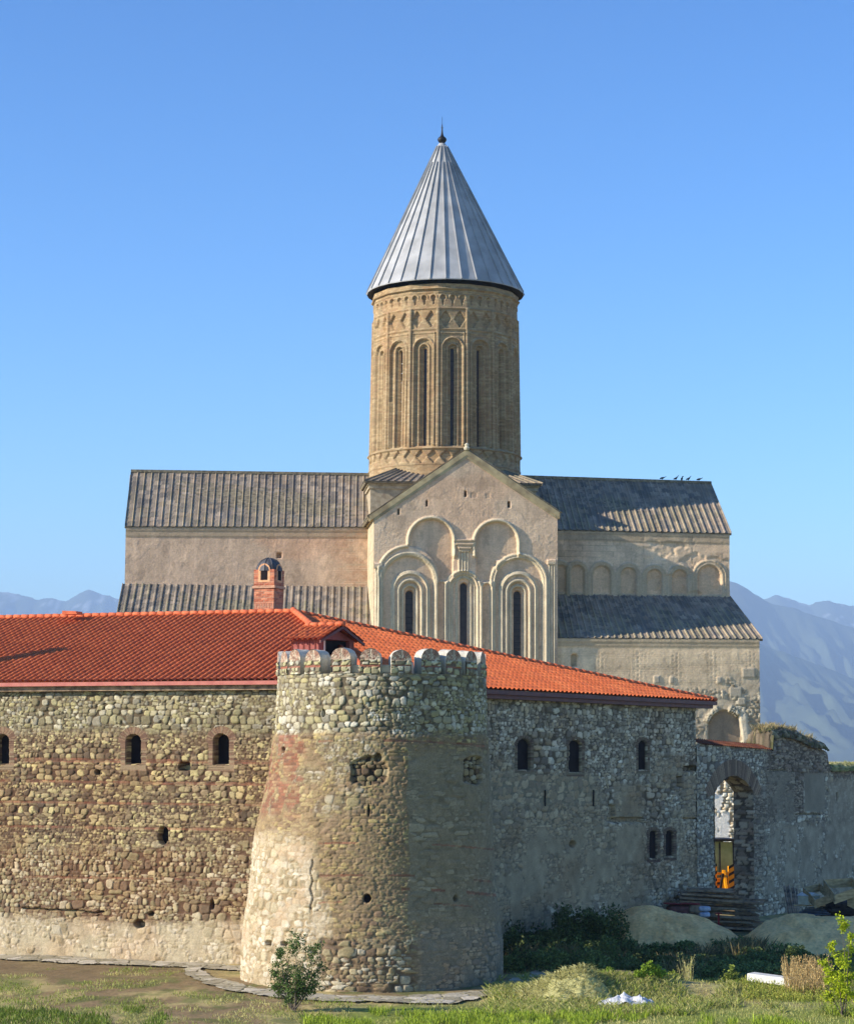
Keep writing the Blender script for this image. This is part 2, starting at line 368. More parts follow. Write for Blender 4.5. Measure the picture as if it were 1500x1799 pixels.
# ------------------------------------------------------------------ left curtain wall
dL = np.array([.930, -.367, 0]); dL /= np.linalg.norm(dL); iL = np.array([-dL[1], dL[0], 0]); W1 = np.array([-5.92, 80.0, 0])
dR = np.array([.549, .836, 0]); dR /= np.linalg.norm(dR); iR = np.array([-dR[1], dR[0], 0]); P1 = np.array([2.38, 85.0, 0])
TOPZ = 9.98
lw = thing('curtain_wall', 'sunlit rubble fortress wall left of the round tower, with arched brick framed windows', 'fortress wall', W1-dL*5)
U, V = np.meshgrid(np.arange(-12.6, 2.4, .026), np.arange(-.4, TOPZ+.02, .028))
P = W1 + U[..., None]*dL + V[..., None]*np.array([0, 0, 1.]) ; px, py = proj(P)
wob = 16*(fbm(U*.9, V*.9, 21, 3)-.5); wb2 = 40*(fbm(U*.35, V*.35, 25, 3)-.5)
top = rub(U, V, .23, .15, 1, PAL_LIGHT, lin(104, 92, 70), .055)
big = layer(U, V, .30, .22, 2, PAL_LIGHT, lin(104, 94, 72), .06)
mid = rub(U, V, .19, .13, 3, PAL_MID, lin(96, 76, 58), .05)
mid2 = rub(U, V, .24, .16, 5, PAL_MID, lin(96, 78, 60), .055)
low = rub(U, V, .23, .17, 4, PAL_LOW, lin(106, 82, 62), .06, .26)
bot = rub(U, V, .26, .2, 6, PAL_WHITE, lin(186, 172, 142), .035, .4, .12)
HC = blend(big, top, sstep(py+wob, 1216, 1224))
HC = blend(HC, mid, sstep(py+wob+wb2*.5, 1278, 1300))
HC = blend(HC, mid2, sstep(fbm(U*.5, V*.8, 41, 3), .5, .56)*sstep(py, 1380, 1400))
HC = blend(HC, low, sstep(py+wob+wb2, 1470, 1500))
HC = blend(HC, bot, sstep(py+wob*1.2+wb2*.5-px*.03, 1600, 1622))
smear = (0*U+.012*fbm(U*6, V*6, 9, 3), np.ones(P.shape)*lin(196, 184, 152)*(.7+.6*fbm(U*3, V*3, 19, 4))[..., None])
HC = blend(HC, smear, sstep(fbm(U*1.6, V*1.9, 51, 5)+(py-1655)*.003, .54, .62)*sstep(py, 1600, 1640)*.75)
redb = blayer(U, V, 61)
for y0, th, p in ((1334, 7, .55), (1372, 5, .6), (1409, 5, .65), (1452, 5, .7), (1540, 4, .45)):
    yy = y0+.014*px
    HC = blend(HC, redb, ((np.abs(py-yy) < th/2) & (fbm(U*.8, V*0+y0, 63, 2) > 1-p-.12)).astype(float)*.6)
HC = blend(HC, (HC[0], HC[1]*np.array([1.0, .80, .68])), sstep(fbm(U*.45, V*.6, 71, 3), .46, .62)*sstep(py, 1310, 1350)*.4)
winL = [(5, 11.5, 1290, 1343), (235, 13.5, 1290, 1343), (389, 14, 1289, 1344), (-160, 13, 1290, 1343)]
for cx, hw, yt, yb in winL: HC = brick_round(HC, px, py, U, V, cx, hw, yt, yb, 13, tone=.92)
for cx, hw, yt, yb in winL: HC = sink(HC, arch_d(px, py, cx, hw, yt, yb), .38)
def blob(cx, cy, rx, ry, seed=0): return (np.sqrt(((px-cx)/rx)**2+((py-cy)/ry)**2)-1+.5*(fbm(U*4, V*4, 80+seed, 2)-.5))*min(rx, ry)
for cx, cy, rx, ry in ((172, 1357, 5, 5), (325, 1347, 13, 10), (288, 1469, 9, 17), (246, 1624, 9, 8), (374, 1590, 4, 10), (266, 1606, 5, 5)):
    HC = sink(HC, blob(cx, cy, rx, ry), .55 if cx == 288 else .35, 2)
crack = np.abs(py-(1594+.055*px+3*(fbm(U*3, V*0, 91, 2)-.5)*2)); HC = sink(HC, np.where((px > 40) & (px < 185), crack-2.5, 9), .12, 1.5)
N = np.broadcast_to(-iL, P.shape)
relief('wall', P, N, HC[0], HC[1]*np.array([.80, .77, .76]), M_wall, lw)
for cx, hw, yt, yb in winL[:3]:
    wnd = pane('window', arch_outline(cx, hw, yt, yb, 3), W1, -iL, .33, M_dark, lw)
pane('hole', [(276, 1448), (302, 1448), (302, 1490), (276, 1490)], W1, -iL, .30, M_dark, lw)
MB().bx(-12.8, 1.5, .72, 1.6, -.4, TOPZ-.02, (W1, dL, iL)).build('wall_core', M_stone, lw)

# ------------------------------------------------------------------ right curtain wall, gate and ruined end
def rwall(u0, u1, z0, z1f, step=(.05, .036)):
    us = np.arange(u0, u1+step[0]*.5, step[0]); nv = int((z1f.max() if hasattr(z1f, 'max') else z1f)/step[1])+10
    return us, nv
rw = thing('curtain_wall', 'shaded rubble fortress wall right of the round tower under a tiled roof', 'fortress wall', P1+dR*4)
def right_masonry(U, V, px, py):
    wob = 18*(fbm(U*.9, V*.9, 121, 3)-.5); wb2 = 50*(fbm(U*.4, V*.4, 125, 3)-.5)
    cob = rub(U, V, .30, .17, 101, PAL_GREY, lin(104, 94, 78), .055, .28)
    cob2 = rub(U, V, .34, .16, 102, PAL_DULL, lin(124, 114, 96), .045, .3, .15)
    pl = blend((.05*fbm(U*2.5, V*2.5, 103, 5), np.ones(U.shape+(3,))*lin(170, 154, 126)*(.62+.7*fbm(U*2.2, V*2.2, 104, 5))[..., None]), cob2, sstep(fbm(U*1.5, V*1.5, 113, 5), .42, .52)*.8)
    st = rub(U, V, .42, .24, 105, PAL_DULL, lin(134, 126, 106), .02, .12, .1)
    HC = blend(cob, cob2, sstep(fbm(U*.7, V*.7, 106, 3), .5, .6)*sstep(py, 1320, 1345)*.8)
    HC = blend(HC, st, sstep(py+wob, 1352, 1364)*sstep(px+wob*1.5, 1055, 1035))
    HC = blend(HC, cob2, sstep(py+wob, 1405, 1418)*sstep(px, 1070, 1050)*.9)
    HC = blend(HC, pl, sstep(py+wob+wb2*.3, 1446, 1458)*sstep(px+wb2*.6+(py-1450)*-.1, 1138, 1122)*.93)
    HC = blend(HC, pl, sstep(px, 1072, 1080)*sstep(px+wob*.5, 1135, 1126)*sstep(py, 1376, 1384)*sstep(py, 1440, 1432)*.85)
    HC = blend(HC, cob, sstep(py+wob+wb2*.6, 1565, 1600)*sstep(fbm(U*.6, V*.6, 109, 2), .42, .55)*.8)
    HC = blend(HC, (HC[0], HC[1]*np.array([.82, .75, .70])), sstep(fbm(U*.5, V*.7, 110, 3), .52, .66)*.7)
    return HC
RT = lambda U: TOPZ + 0*U
U, T = np.meshgrid(np.arange(-2.5, 17.6, .048), np.linspace(0, 1, 300)); V = -.4+T*(TOPZ+.4)
P = P1 + U[..., None]*dR + V[..., None]*np.array([0, 0, 1.]); px, py = proj(P)
HC = right_masonry(U, V, px, py)
winR = [(919.5, 11.5, 1298, 1353), (1009.5, 11.5, 1300, 1357), (1128, 7.6, 1301, 1353), (1147, 7.2, 1459, 1509), (1175.5, 6.8, 1459, 1505)]
for cx, hw, yt, yb in winR: HC = brick_round(HC, px, py, U, V, cx, hw, yt, yb, 6, 1.0, .8, np.array([.62, .68, .74]))  # tone darkens this brick: shade of the wall put into its colour
for cx, hw, yt, yb in winR: HC = sink(HC, arch_d(px, py, cx, hw, yt, yb), .15 if hw > 9 else .11, 1.0, .10)  # low dark factor paints deep reveal shade onto the shallow recess
for bx0, bx1, by0, by1, dp in ((1066, 1130, 1436, 1446, .2), (1198, 1226, 1345, 1356, .3), (1186, 1199, 1364, 1384, .25), (1068, 1080, 1414, 1440, .15), (1198, 1230, 1437, 1440, .2), (861, 864, 1390, 1416, .15), (956, 959, 1391, 1416, .15), (1041, 1044, 1391, 1416, .15)):
    d = np.maximum(np.maximum(bx0-px, px-bx1), np.maximum(by0-py, py-by1)) + 2*(fbm(U*5, V*5, 131, 2)-.5)
    HC = sink(HC, d, dp, 1.5)
HC = sink(HC, np.maximum(np.sqrt((px-1005)**2*1.2+(py-1484)**2)-7, -99), .4, 2)
N = np.broadcast_to(-iR, P.shape)
relief('wall', P, N, HC[0], HC[1]*np.array([.97, .93, .88]), M_wall, rw)
for i, (cx, hw, yt, yb) in enumerate(winR):
    pane('window', arch_outline(cx, hw, yt, yb, 2), P1, -iR, (.10 if hw > 9 else .07), M_dark, rw)
MB().bx(-3.5, 17.5, .62, 1.4, -.4, TOPZ-.02, (P1, dR, iR)).build('wall_core', M_stone, rw)
for x in (862.5, 957.5, 1042.5):
    a = hit(x, 1388, P1+iR*-.05, -iR); b = hit(x, 1417, P1+iR*-.05, -iR); MB().bar(a, b, .06, .05).build('anchor_iron', M_black, rw)

gw = thing('gate_wall', 'shaded stone gate wall with tall brick arch and tile coping, ruined at its right end', 'gate wall', P1+dR*22)
U, T = np.meshgrid(np.arange(17.6, 43, .05), np.linspace(0, 1, 270))
def uz(px_, py_):
    h = hit(px_, py_, P1, -iR); return float(np.dot(h-P1, dR)), float(h[2])
topline = [uz(x, y) for x, y in ((1222, 1306), (1350, 1318), (1352, 1296), (1372, 1291), (1400, 1298), (1420, 1310), (1440, 1312), (1452, 1318), (1456, 1352), (1470, 1352), (1490, 1350), (1505, 1352), (1530, 1354), (1600, 1356), (1660, 1358))]
tz = interp(U, topline); tz = tz + np.where(U > uz(1350, 1318)[0], .22*(fbm(U*3, U*0, 141, 3)-.5)*2, 0)
V = -.4+T*(tz+.4)
P = P1 + U[..., None]*dR + V[..., None]*np.array([0, 0, 1.]); px, py = proj(P)
HC = rub(U, V, .28, .16, 143, PAL_GREY, lin(112, 102, 88), .05)
strata = rub(U, V, .38, .10, 144, [lin(142, 124, 106), lin(162, 144, 122), lin(122, 108, 94), lin(176, 160, 136)], lin(98, 86, 72), .055)
pl = (.03*fbm(U*2.5, V*2.5, 145, 5), np.ones(P.shape)*lin(160, 148, 126)*(.62+.5*fbm(U*1.8, V*1.8, 146, 5))[..., None])
pl2 = (.03*fbm(U*2.5, V*2.5, 147, 5), np.ones(P.shape)*lin(172, 158, 134)*(.55+.8*fbm(U*2.6, V*2.6, 148, 5))[..., None])
wob = 12*(fbm(U*1.2, V*1.2, 149, 3)-.5)
HC = blend(HC, strata, sstep(px+wob, 1338, 1350)*sstep(py+wob, 1372, 1356))
HC = blend(HC, strata, sstep(px, 1282, 1292)*sstep(px+wob, 1345, 1338)*sstep(py, 1382, 1400)*sstep(py, 1580, 1500)*.8)
HC = blend(HC, blend(pl, strata, .25+.5*sstep(fbm(U*2, V*2, 150, 4), .5, .6)), sstep(px+wob*.6, 1340, 1348)*sstep(px, 1396, 1392)*sstep(py+wob*.5, 1354, 1360)*sstep(py+wob, 1446, 1438))
HC = blend(HC, strata, sstep(px, 1393, 1396)*sstep(px, 1412, 1409)*sstep(py, 1352, 1356)*sstep(py, 1440, 1430))
HC = blend(HC, pl, sstep(px, 1410, 1414)*sstep(px+wob*.5, 1452, 1446)*sstep(py, 1356, 1362)*sstep(py, 1430, 1424))
HC = blend(HC, pl2, sstep(px+wob, 1336, 1350)*sstep(py+wob, 1440, 1455)*sstep(py+wob, 1580, 1566)*(1-.7*sstep(fbm(U*1.6, V*1.6, 152, 5), .5, .58)))
HC = blend(HC, pl2, sstep(px+wob, 1450, 1458)*sstep(py, 1366, 1376)*sstep(py+wob, 1500, 1480)*.8)
# brick arch
ga, gb = uz(1252, 1392)[0], uz(1321, 1392)[0]; gzs = (uz(1252, 1392)[1]+uz(1321, 1392)[1])/2; gzt = uz(1290, 1363)[1]
gc = (ga+gb)/2; gh = (gb-ga)/2; rise = gzt-gzs; GR = (gh*gh+rise*rise)/(2*rise); gcz = gzt-GR
rad = np.sqrt((U-gc)**2+(V-gcz)**2); ang = np.arctan2(U-gc, V-gcz)
inside = (np.abs(U-gc) < gh) & ((V < gzs) | (rad < GR))
ring = (rad > GR-.02) & (rad < GR+.75) & (np.abs(ang) < math.asin(gh/GR)+.16) & (V > gzs-.15)
fr = ang*22-np.floor(ang*22); rc = palette(hsh(np.floor(ang*22), ang*0, 8), [lin(150, 126, 104), lin(132, 110, 92), lin(166, 142, 116)])*np.where(fr < .3, .62, 1)[..., None]
HC = (np.where(ring, .05+.02*(fr > .3), HC[0]), np.where(ring[..., None], rc, HC[1]))
for bx0, bx1, by0, by1, dp in ((1395, 1440, 1429, 1433, .2), (1350, 1380, 1352, 1356, .15), (1468, 1472, 1392, 1408, .2)):
    HC = sink(HC, np.maximum(np.maximum(bx0-px, px-bx1), np.maximum(by0-py, py-by1)), dp, 1)
st = np.where(U > uz(1455, 1400)[0], -.5, 0.0)
kf = ~(inside[:-1, :-1] & inside[1:, 1:])
relief('wall', P, np.broadcast_to(-iR, P.shape), HC[0], HC[1]*.9, M_wall, gw, keep=kf)
# jamb and soffit of the gate, 0.95 m thick
TH = .95
arc = [(ga, -.4), (ga, gzs)] + [(gc+GR*math.sin(a), gcz+GR*math.cos(a)) for a in np.linspace(-math.asin(gh/GR), math.asin(gh/GR), 16)] + [(gb, gzs), (gb, -.4)]
seg = [arc[0]]
for a, b in zip(arc[:-1], arc[1:]):
    k = max(1, int(math.dist(a, b)/.06)); seg += [(a[0]+(b[0]-a[0])*i/k, a[1]+(b[1]-a[1])*i/k) for i in range(1, k+1)]
seg = np.array(seg); L = np.concatenate([[0], np.cumsum(np.hypot(*np.diff(seg, axis=0).T))])
dd = np.linspace(-.08, TH, 18); SU, DD = np.meshgrid(L, dd)
su = np.interp(SU, L, seg[:, 0]); sz = np.interp(SU, L, seg[:, 1])
jn = np.stack([gc-su, 0*su, np.where(sz > gzs, gcz-sz, 0)], -1); jn /= np.linalg.norm(jn, axis=-1)[..., None]+1e-9
NN = jn[..., :1]*dR + jn[..., 2:]*np.array([0, 0, 1.])
PJ = P1 + su[..., None]*dR + sz[..., None]*np.array([0, 0, 1.]) + DD[..., None]*iR
sr = layer(DD, sz, .42, .2, 151, [lin(156, 138, 116), lin(176, 160, 134), lin(134, 120, 102), lin(186, 172, 146)], lin(100, 88, 74), .06)
relief('gate_reveal', PJ, NN, sr[0], sr[1]*.85, M_wall, gw)
# core behind the face, left and right of the gate and above it
mb = MB(); fr_ = (P1, dR, iR)
mb.bx(17.6, ga-.1, .05, TH, -.4, uz(1240, 1307)[1]-.05, fr_)
e1 = uz(1452, 1320)[0]; e0 = uz(1351, 1296)[0]
mb.bx(gb+.1, e0, .05, TH, -.4, uz(1340, 1318)[1]-.05, fr_).bx(e0, e1, .05, TH, -.4, uz(1435, 1330)[1], fr_).bx(e1, 42.9, .05, TH, -.4, uz(1470, 1356)[1], fr_)
mb.bx(ga-.1, gb+.1, .05, TH, gzt+.05, uz(1300, 1316)[1]-.05, fr_)
mb.build('wall_core', M_stonedk, gw)
# rubble crest on the ruined end: a lumpy mass
def lump_strip(name, u0, u1, zf, hgt, dep, mat, parent, cols, seed):
    us = np.arange(u0, u1, .06); ts = np.linspace(0, 1, 22); A, B = np.meshgrid(us, ts)
    edge = np.minimum(1, np.minimum(A-u0, u1-A)/.35)**.5
    hh = hgt*edge*(.55+.9*fbm(A*1.6, A*0+seed, seed, 3))
    ang_ = B*math.pi
    yy = -.1+(dep+.2)*(1-np.cos(ang_))/2; zz = zf(A)-.12+hh*np.sin(ang_)**.7
    PP = P1+A[..., None]*dR+yy[..., None]*iR+zz[..., None]*np.array([0, 0, 1.])
    NN = -np.cos(ang_)[..., None]*iR+np.sin(ang_)[..., None]*np.array([0, 0, 1.])
    h, r1, r2, r3 = cobbles(A, B*1.6, .24, .12, seed+9, .3)
    c = palette(r1, cols)*(.6+.5*h)[..., None]
    return relief(name, PP, NN, h*.12+.1*fbm(A*5, B*9, seed, 3), c, mat, parent)
zf = lambda a: interp(a, topline)
RUB = [lin(128, 114, 92), lin(104, 92, 74), lin(150, 138, 108), lin(84, 78, 60), lin(96, 94, 60)]
lump_strip('rubble_crest', uz(1350, 1300)[0], uz(1449, 1318)[0], zf, .38, TH, M_wall, gw, RUB, 161)
lump_strip('rubble_crest', uz(1457, 1352)[0], 42.9, zf, .3, TH, M_wall, gw, [lin(168, 164, 110), lin(150, 142, 100), lin(120, 124, 74)], 163)

# ------------------------------------------------------------------ clay tile roofs
TC = [lin(196, 102, 56), lin(188, 94, 50), lin(204, 114, 66), lin(178, 86, 48), lin(192, 98, 54), lin(168, 86, 54)]
def tile_plane(name, P0, ue, us, poly, parent, pitch=.24, course=.36, du=.034, dv=.06, k=1.0, step=.034, var=1.0):
    poly = np.array(poly); u0, v0 = poly.min(0); u1, v1 = poly.max(0)
    U, V = np.meshgrid(np.arange(u0, u1+du, du), np.arange(v0, v1+dv, dv))
    n = np.cross(ue, us)
    P = P0+U[..., None]*ue+V[..., None]*us
    fv = V/course-np.floor(V/course); s = U/pitch; fs = s-np.floor(s)
    prof = np.where(fs < .62, np.sin(np.clip(fs/.62, 0, 1)*math.pi), -.55*np.sin((fs-.62)/.38*math.pi))
    H = .052*prof + step*(1-fv)
    r = hsh(np.floor(s), np.floor(V/course), 3)
    C = (palette(r, TC)*var+np.array(TC[0])*(1-var))*(.94+.12*hsh(np.floor(s), np.floor(V/course), 9))[..., None]*k
    C = C*(.88+.24*fbm(U*.9, V*.5, 77, 5))[..., None]
    uc = (U[:-1, :-1]+U[1:, 1:])/2; vc = (V[:-1, :-1]+V[1:, 1:])/2; ins = np.zeros(uc.shape, bool); m = len(poly)
    for i in range(m):
        (x1, y1), (x2, y2) = poly[i], poly[(i+1) % m]
        if y1 == y2: continue
        c = ((y1 > vc) != (y2 > vc)) & (uc < (x2-x1)*(vc-y1)/(y2-y1)+x1); ins ^= c
    return relief(name, P, np.broadcast_to(n, P.shape), H, C, M_tile, parent, keep=ins)
def caps(name, a, b, parent, r=.12, step=.38):
    a = np.array(a, float); b = np.array(b, float); L = np.linalg.norm(b-a); d = (b-a)/L; k = int(L/step)
    mb = MB()
    for i in range(k+1):
        p = a+d*(i*step); q = a+d*min(L, i*step+step+.04); mb.tube([p, q], [r*1.0, r*.84], 10)
    return mb.build(name, M_cap, parent, smooth=True)
M_cap = mat_proc('ridge_tile', tuple(lin(188, 92, 56)), tuple(lin(208, 112, 70)), 3, .75, .2)
mo = thing('monastery_building', 'long low monastery building behind the fortress walls under a red clay tile roof', 'building', W1+iL*4)
EO = .45; A_ = at_depth(515, 1076, 88.9); eL = W1-iL*EO+np.array([0, 0, TOPZ+.12]); eR = P1-iR*EO+np.array([0, 0, TOPZ-.02])
# corner of the two eaves
M = np.array([[dL[0], -dR[0]], [dL[1], -dR[1]]]); a_, b_ = np.linalg.solve(M, (eR-eL)[:2]); K = eL+a_*dL; K[2] = eL[2]
dA = np.dot(A_-eL, iL); usL = iL*dA+np.array([0, 0, A_[2]-eL[2]]); lLs = np.linalg.norm(usL); usL /= lLs
dAr = np.dot(A_-eR, iR); usR = iR*dAr+np.array([0, 0, A_[2]-eR[2]]); lRs = np.linalg.norm(usR); usR /= lRs
uA = np.dot(A_-eL, dL)
tile_plane('roof_slope', eL, dL, usL, [(-21, 0), (a_, 0), (uA, lLs), (-21, lLs)], mo, .27, step=.02, var=.4)
uE = uz(1252, 1230)[0]-.55; uAr = np.dot(A_-eR, dR)
tile_plane('roof_slope', eR, dR, usR, [(b_, 0), (uE, 0), (uAr, lRs)], mo, .34, .40, k=1.25, step=.045, var=.6)
Kc = eL+a_*dL; Ept = eR+dR*uE; RL = A_-dL*(uA+21); up = np.array([0, 0, .06])
caps('ridge_tiles', RL+up, A_+up, mo, .10); caps('ridge_tiles', A_+up*1.6, Kc+up*1.2, mo, .13); caps('ridge_tiles', A_+up, Ept+up, mo, .10)
# back slopes, gutters, soffits
M_backtile = mat_proc('back_tile', tuple(lin(170, 80, 54)), tuple(lin(196, 98, 66)), 3, .8, .3)
backL = RL+iL*6.5; backL[2] = TOPZ; backA = A_+iL*6.5+dL*4.0; backA[2] = TOPZ
MB().prism([RL, A_, backA, backL], (0, 0, -.1)).build('roof_slope', M_backtile, mo)
MB().prism([A_, Ept+iR*.05, backA], (0, 0, -.1)).build('roof_slope', M_backtile, mo)
z3 = np.array([0, 0, 1.])
M_gutL = mat_proc('pink_fascia', tuple(lin(176, 100, 88)), tuple(lin(190, 116, 100)), 3, .5, .1)
MB().bar(eL-dL*20+iL*.03-z3*.10, eL+dL*a_+iL*.03-z3*.10, .12, .14).build('gutter', M_gutL, mo)
MB().bar(eL-dL*20+iL*.32-z3*.24, eL+dL*a_+iL*.32-z3*.24, .30, .22).build('wall_plate', M_oldwood, mo)
MB().bar(eR+dR*b_+iR*.02-z3*.11, Ept+iR*.02-z3*.11, .12, .16).build('gutter', M_maroon, mo)
MB().bar(eR+dR*b_+iR*.26-z3*.26, Ept-dR*.2+iR*.26-z3*.26, .36, .18).build('fascia', M_maroon, mo)
MB().bx(-20, a_-1, .75, 13, 0, TOPZ-.4, (W1, dL, iL)).build('house_wall', M_stone, mo)
MB().prism([P1+dR*u_+iR*w_ for u_, w_ in ((0, .8), (17.4, .8), (17.4, 6.6), (9, 9.4), (0, 8.6))], z3*(TOPZ-.4)).build('house_wall', M_stone, mo)  # unseen far corner widened beyond the roof to keep sun off the gate jamb
# dormer
n_ = -iR; t_ = dR
dm = MB(); dc = hit(591, 1145, at_depth(595, 1145, 82.0), n_)
zb = 10.6; ze = 11.66; zr = 12.05; hw = 1.12
F0 = np.array([dc[0], dc[1], 0])
dmo = MB().prism([F0-t_*hw+z3*zb, F0-t_*hw+z3*ze, F0-t_*.82+z3*ze, F0-t_*.82+z3*zb], iR*1.15).prism([F0+t_*.82+z3*zb, F0+t_*.82+z3*ze, F0+t_*hw+z3*ze, F0+t_*hw+z3*zb], iR*2.6)
dmo.prism([F0-t_*hw+z3*ze, F0+z3*zr, F0+t_*hw+z3*ze], iR*1.3)
for i in range(5): dmo.bar(F0-t_*(hw+.012)+iR*(.15+i*.26)+z3*zb, F0-t_*(hw+.012)+iR*(.15+i*.26)+z3*ze, .04, .05)
dor = dmo.build('dormer', M_redboard, mo)
mbx = MB()
for s in (-1, 1):
    ap = F0+z3*(zr+.12)-iR*.3; ev = F0+s*t_*(hw+.28)+z3*(ze-.08)-iR*.3
    mbx.prism([ap, ev, ev-z3*.10, ap-z3*.10], iR*.06)
mbx.build('bargeboard', M_maroon, dor)
for s in (-1, 1):
    ap = F0+z3*(zr+.14)-iR*.32; ev = F0+s*t_*(hw+.3)+z3*(ze-.05)-iR*.32; dn = (ap-ev); Ld = np.linalg.norm(dn); dn /= Ld
    ue = iR*s
    o = ev if s > 0 else ev+iR*1.75
    w_ = 1.75; tile_plane('dormer_roof', o, ue, dn, [(0, 0), (w_, 0), (w_, Ld), (0, Ld)], dor)
caps('dormer_ridge', F0+z3*(zr+.2)-iR*.34, F0+z3*(zr+.2)+iR*1.4, dor, .10)
MB().prism([F0-t_*.81+z3*zb, F0-t_*.81+z3*(ze-.03), F0+t_*.81+z3*(ze-.03), F0+t_*.81+z3*zb], iR*.1).build('window', M_dark, dor).location = (iR*.15).tolist()
MB().bar(F0-t_*.78-iR*.02+z3*zb, F0-t_*.78-iR*.02+z3*ze, .06, .06).build('window_post', M_white, dor)
# chimney
cc = at_depth(480, 1040, 90.8); c0 = np.array([cc[0], cc[1], 0])-dL*.44+iL*.5; CW = .90
Ubr = []
def brick_box(name, c, w, z0, z1, parent, cols, proud=0, soldier=None):
    first = None
    for k_, (e1_, e2_) in enumerate(((dL, -iL), (iL, dL), (-dL, iL), (-iL, -dL))):
        Uu, Vv = np.meshgrid(np.arange(-w/2, w/2+.001, w/24), np.linspace(z0, z1, max(6, int((z1-z0)/.035))))
        e, r1, r2 = bricks(Uu+9+k_*3.1, Vv, .24, .085, 31)
        if soldier:
            sm = (Vv > soldier[0]) & (Vv < soldier[1]); e2, q1, q2 = bricks(Vv, Uu+9, .5, .075, 33)
            e = np.where(sm, e2, e); r1 = np.where(sm, q1, r1)
        C_ = mixc(np.ones(Uu.shape+(3,))*lin(176, 140, 116), palette(r1, cols)*(.85+.3*r2)[..., None], e)
        P_ = c+Uu[..., None]*e1_+Vv[..., None]*z3+e2_*(w/2)
        Ubr.append((P_, np.broadcast_to(e2_, P_.shape), e*.012, C_))
    VV = []; FF = []; CC = []; off = 0
    for P_, N_, H_, C_ in Ubr:
        nv, nu = H_.shape; idx = np.arange(nv*nu).reshape(nv, nu)+off
        VV.append((P_+N_*H_[..., None]).reshape(-1, 3)); CC.append(C_.reshape(-1, 3)); FF.append(np.stack([idx[:-1, :-1], idx[:-1, 1:], idx[1:, 1:], idx[1:, :-1]], -1).reshape(-1, 4)); off += nv*nu
    Ubr.clear()
    me = mesh_np(name, np.concatenate(VV), np.concatenate(FF), np.concatenate(CC)); return link(name, me, M_wall, parent)
CB = [lin(190, 116, 84), lin(176, 100, 72), lin(204, 132, 98), lin(162, 92, 68)]
zc1 = 14.25; zc2 = 15.02
ch = brick_box('chimney', c0, CW, 11.5, zc1, mo, CB, soldier=(13.4, 13.62))
brick_box('cornice', c0, CW+.12, zc1, zc1+.10, ch, [lin(206, 160, 128)])
up_ = brick_box('chimney_head', c0, CW+.02, zc1+.10, zc2, ch, CB)
MB().box(c0+z3*(zc1+.02), dL, iL, z3, CW+.1, CW+.1, .03).build('cap_slab', M_stone, ch)
mbd = MB()
prof = [(.53*math.cos(a)+.0, .56*math.sin(a)) for a in np.linspace(0, math.pi/2*.98, 8)]
mbd.lathe(c0+z3*(zc2-.05), prof, 20); mbd.build('chimney_dome', M_dome, ch)
mr = MB()
for k_ in range(10):
    a = 2*math.pi*k_/10; mr.tube([c0+z3*(zc2-.05)+np.array([.54*math.cos(q)*math.cos(a), .54*math.cos(q)*math.sin(a), .57*math.sin(q)]) for q in np.linspace(0, 1.5, 7)], .012, 4)
mr.build('dome_seams', M_dome, ch)
for e1_, e2_ in ((dL, -iL), (iL, dL)):     # arched gablets with an opening
    q = c0+e2_*(CW/2+.025); pts = [q-e1_*.27+z3*(zc1+.25)]+[q+e1_*(-.27*math.cos(a))+z3*(zc2-.02+.27*math.sin(a)) for a in np.linspace(0, math.pi, 9)]+[q+e1_*.27+z3*(zc1+.25)]
    MB().prism(pts, -e2_*.25).build('gablet', mat_proc('pale_brick', tuple(lin(204, 150, 108)), tuple(lin(226, 178, 132)), 9, .9, .3) if 'pale_brick' not in bpy.data.materials else bpy.data.materials['pale_brick'], ch)
    q = q+e2_*.012; pts = [q-e1_*.15+z3*(zc1+.34)]+[q+e1_*(-.15*math.cos(a))+z3*(zc2-.07+.15*math.sin(a)) for a in np.linspace(0, math.pi, 9)]+[q+e1_*.15+z3*(zc1+.34)]
    MB().prism(pts, -e2_*.03).build('smoke_opening', M_dark, ch)
# small skylight box on the left ridge
q = at_depth(122, 1080, 91.5)+z3*.02
MB().prism([q-dL*.35, q+dL*.35, q+dL*.30+z3*.12, q-dL*.35+z3*.15], iL*.5).build('roof_vent', M_cap, mo)
# chimney beyond the left edge of the view, whose shadow lies on the roof
c1_ = at_depth(-48, 1128, 86.4)
for nm, base in (('chimney', np.array([c1_[0], c1_[1], 0])),):
    brick_box(nm, base, .5, 10.8, 13.1, mo, CB)

# gate coping tiles
g0, gz0 = uz(1228, 1308); g1, gz1 = uz(1351, 1318)
slope_len = .75; us_ = iR*.94+z3*.34; us_ /= np.linalg.norm(us_)
o = P1+dR*g0-iR*.16+z3*(gz0-.02)
ed = (P1+dR*g1+z3*(gz1-.02))-(P1+dR*g0+z3*(gz0-.02)); Lc = np.linalg.norm(ed); ed /= Lc
cp = tile_plane('tile_coping', o, ed, us_, [(0, 0), (Lc, 0), (Lc, slope_len), (0, slope_len)], gw, .22, .36, .03, .05, np.array([.34, .50, .74]))

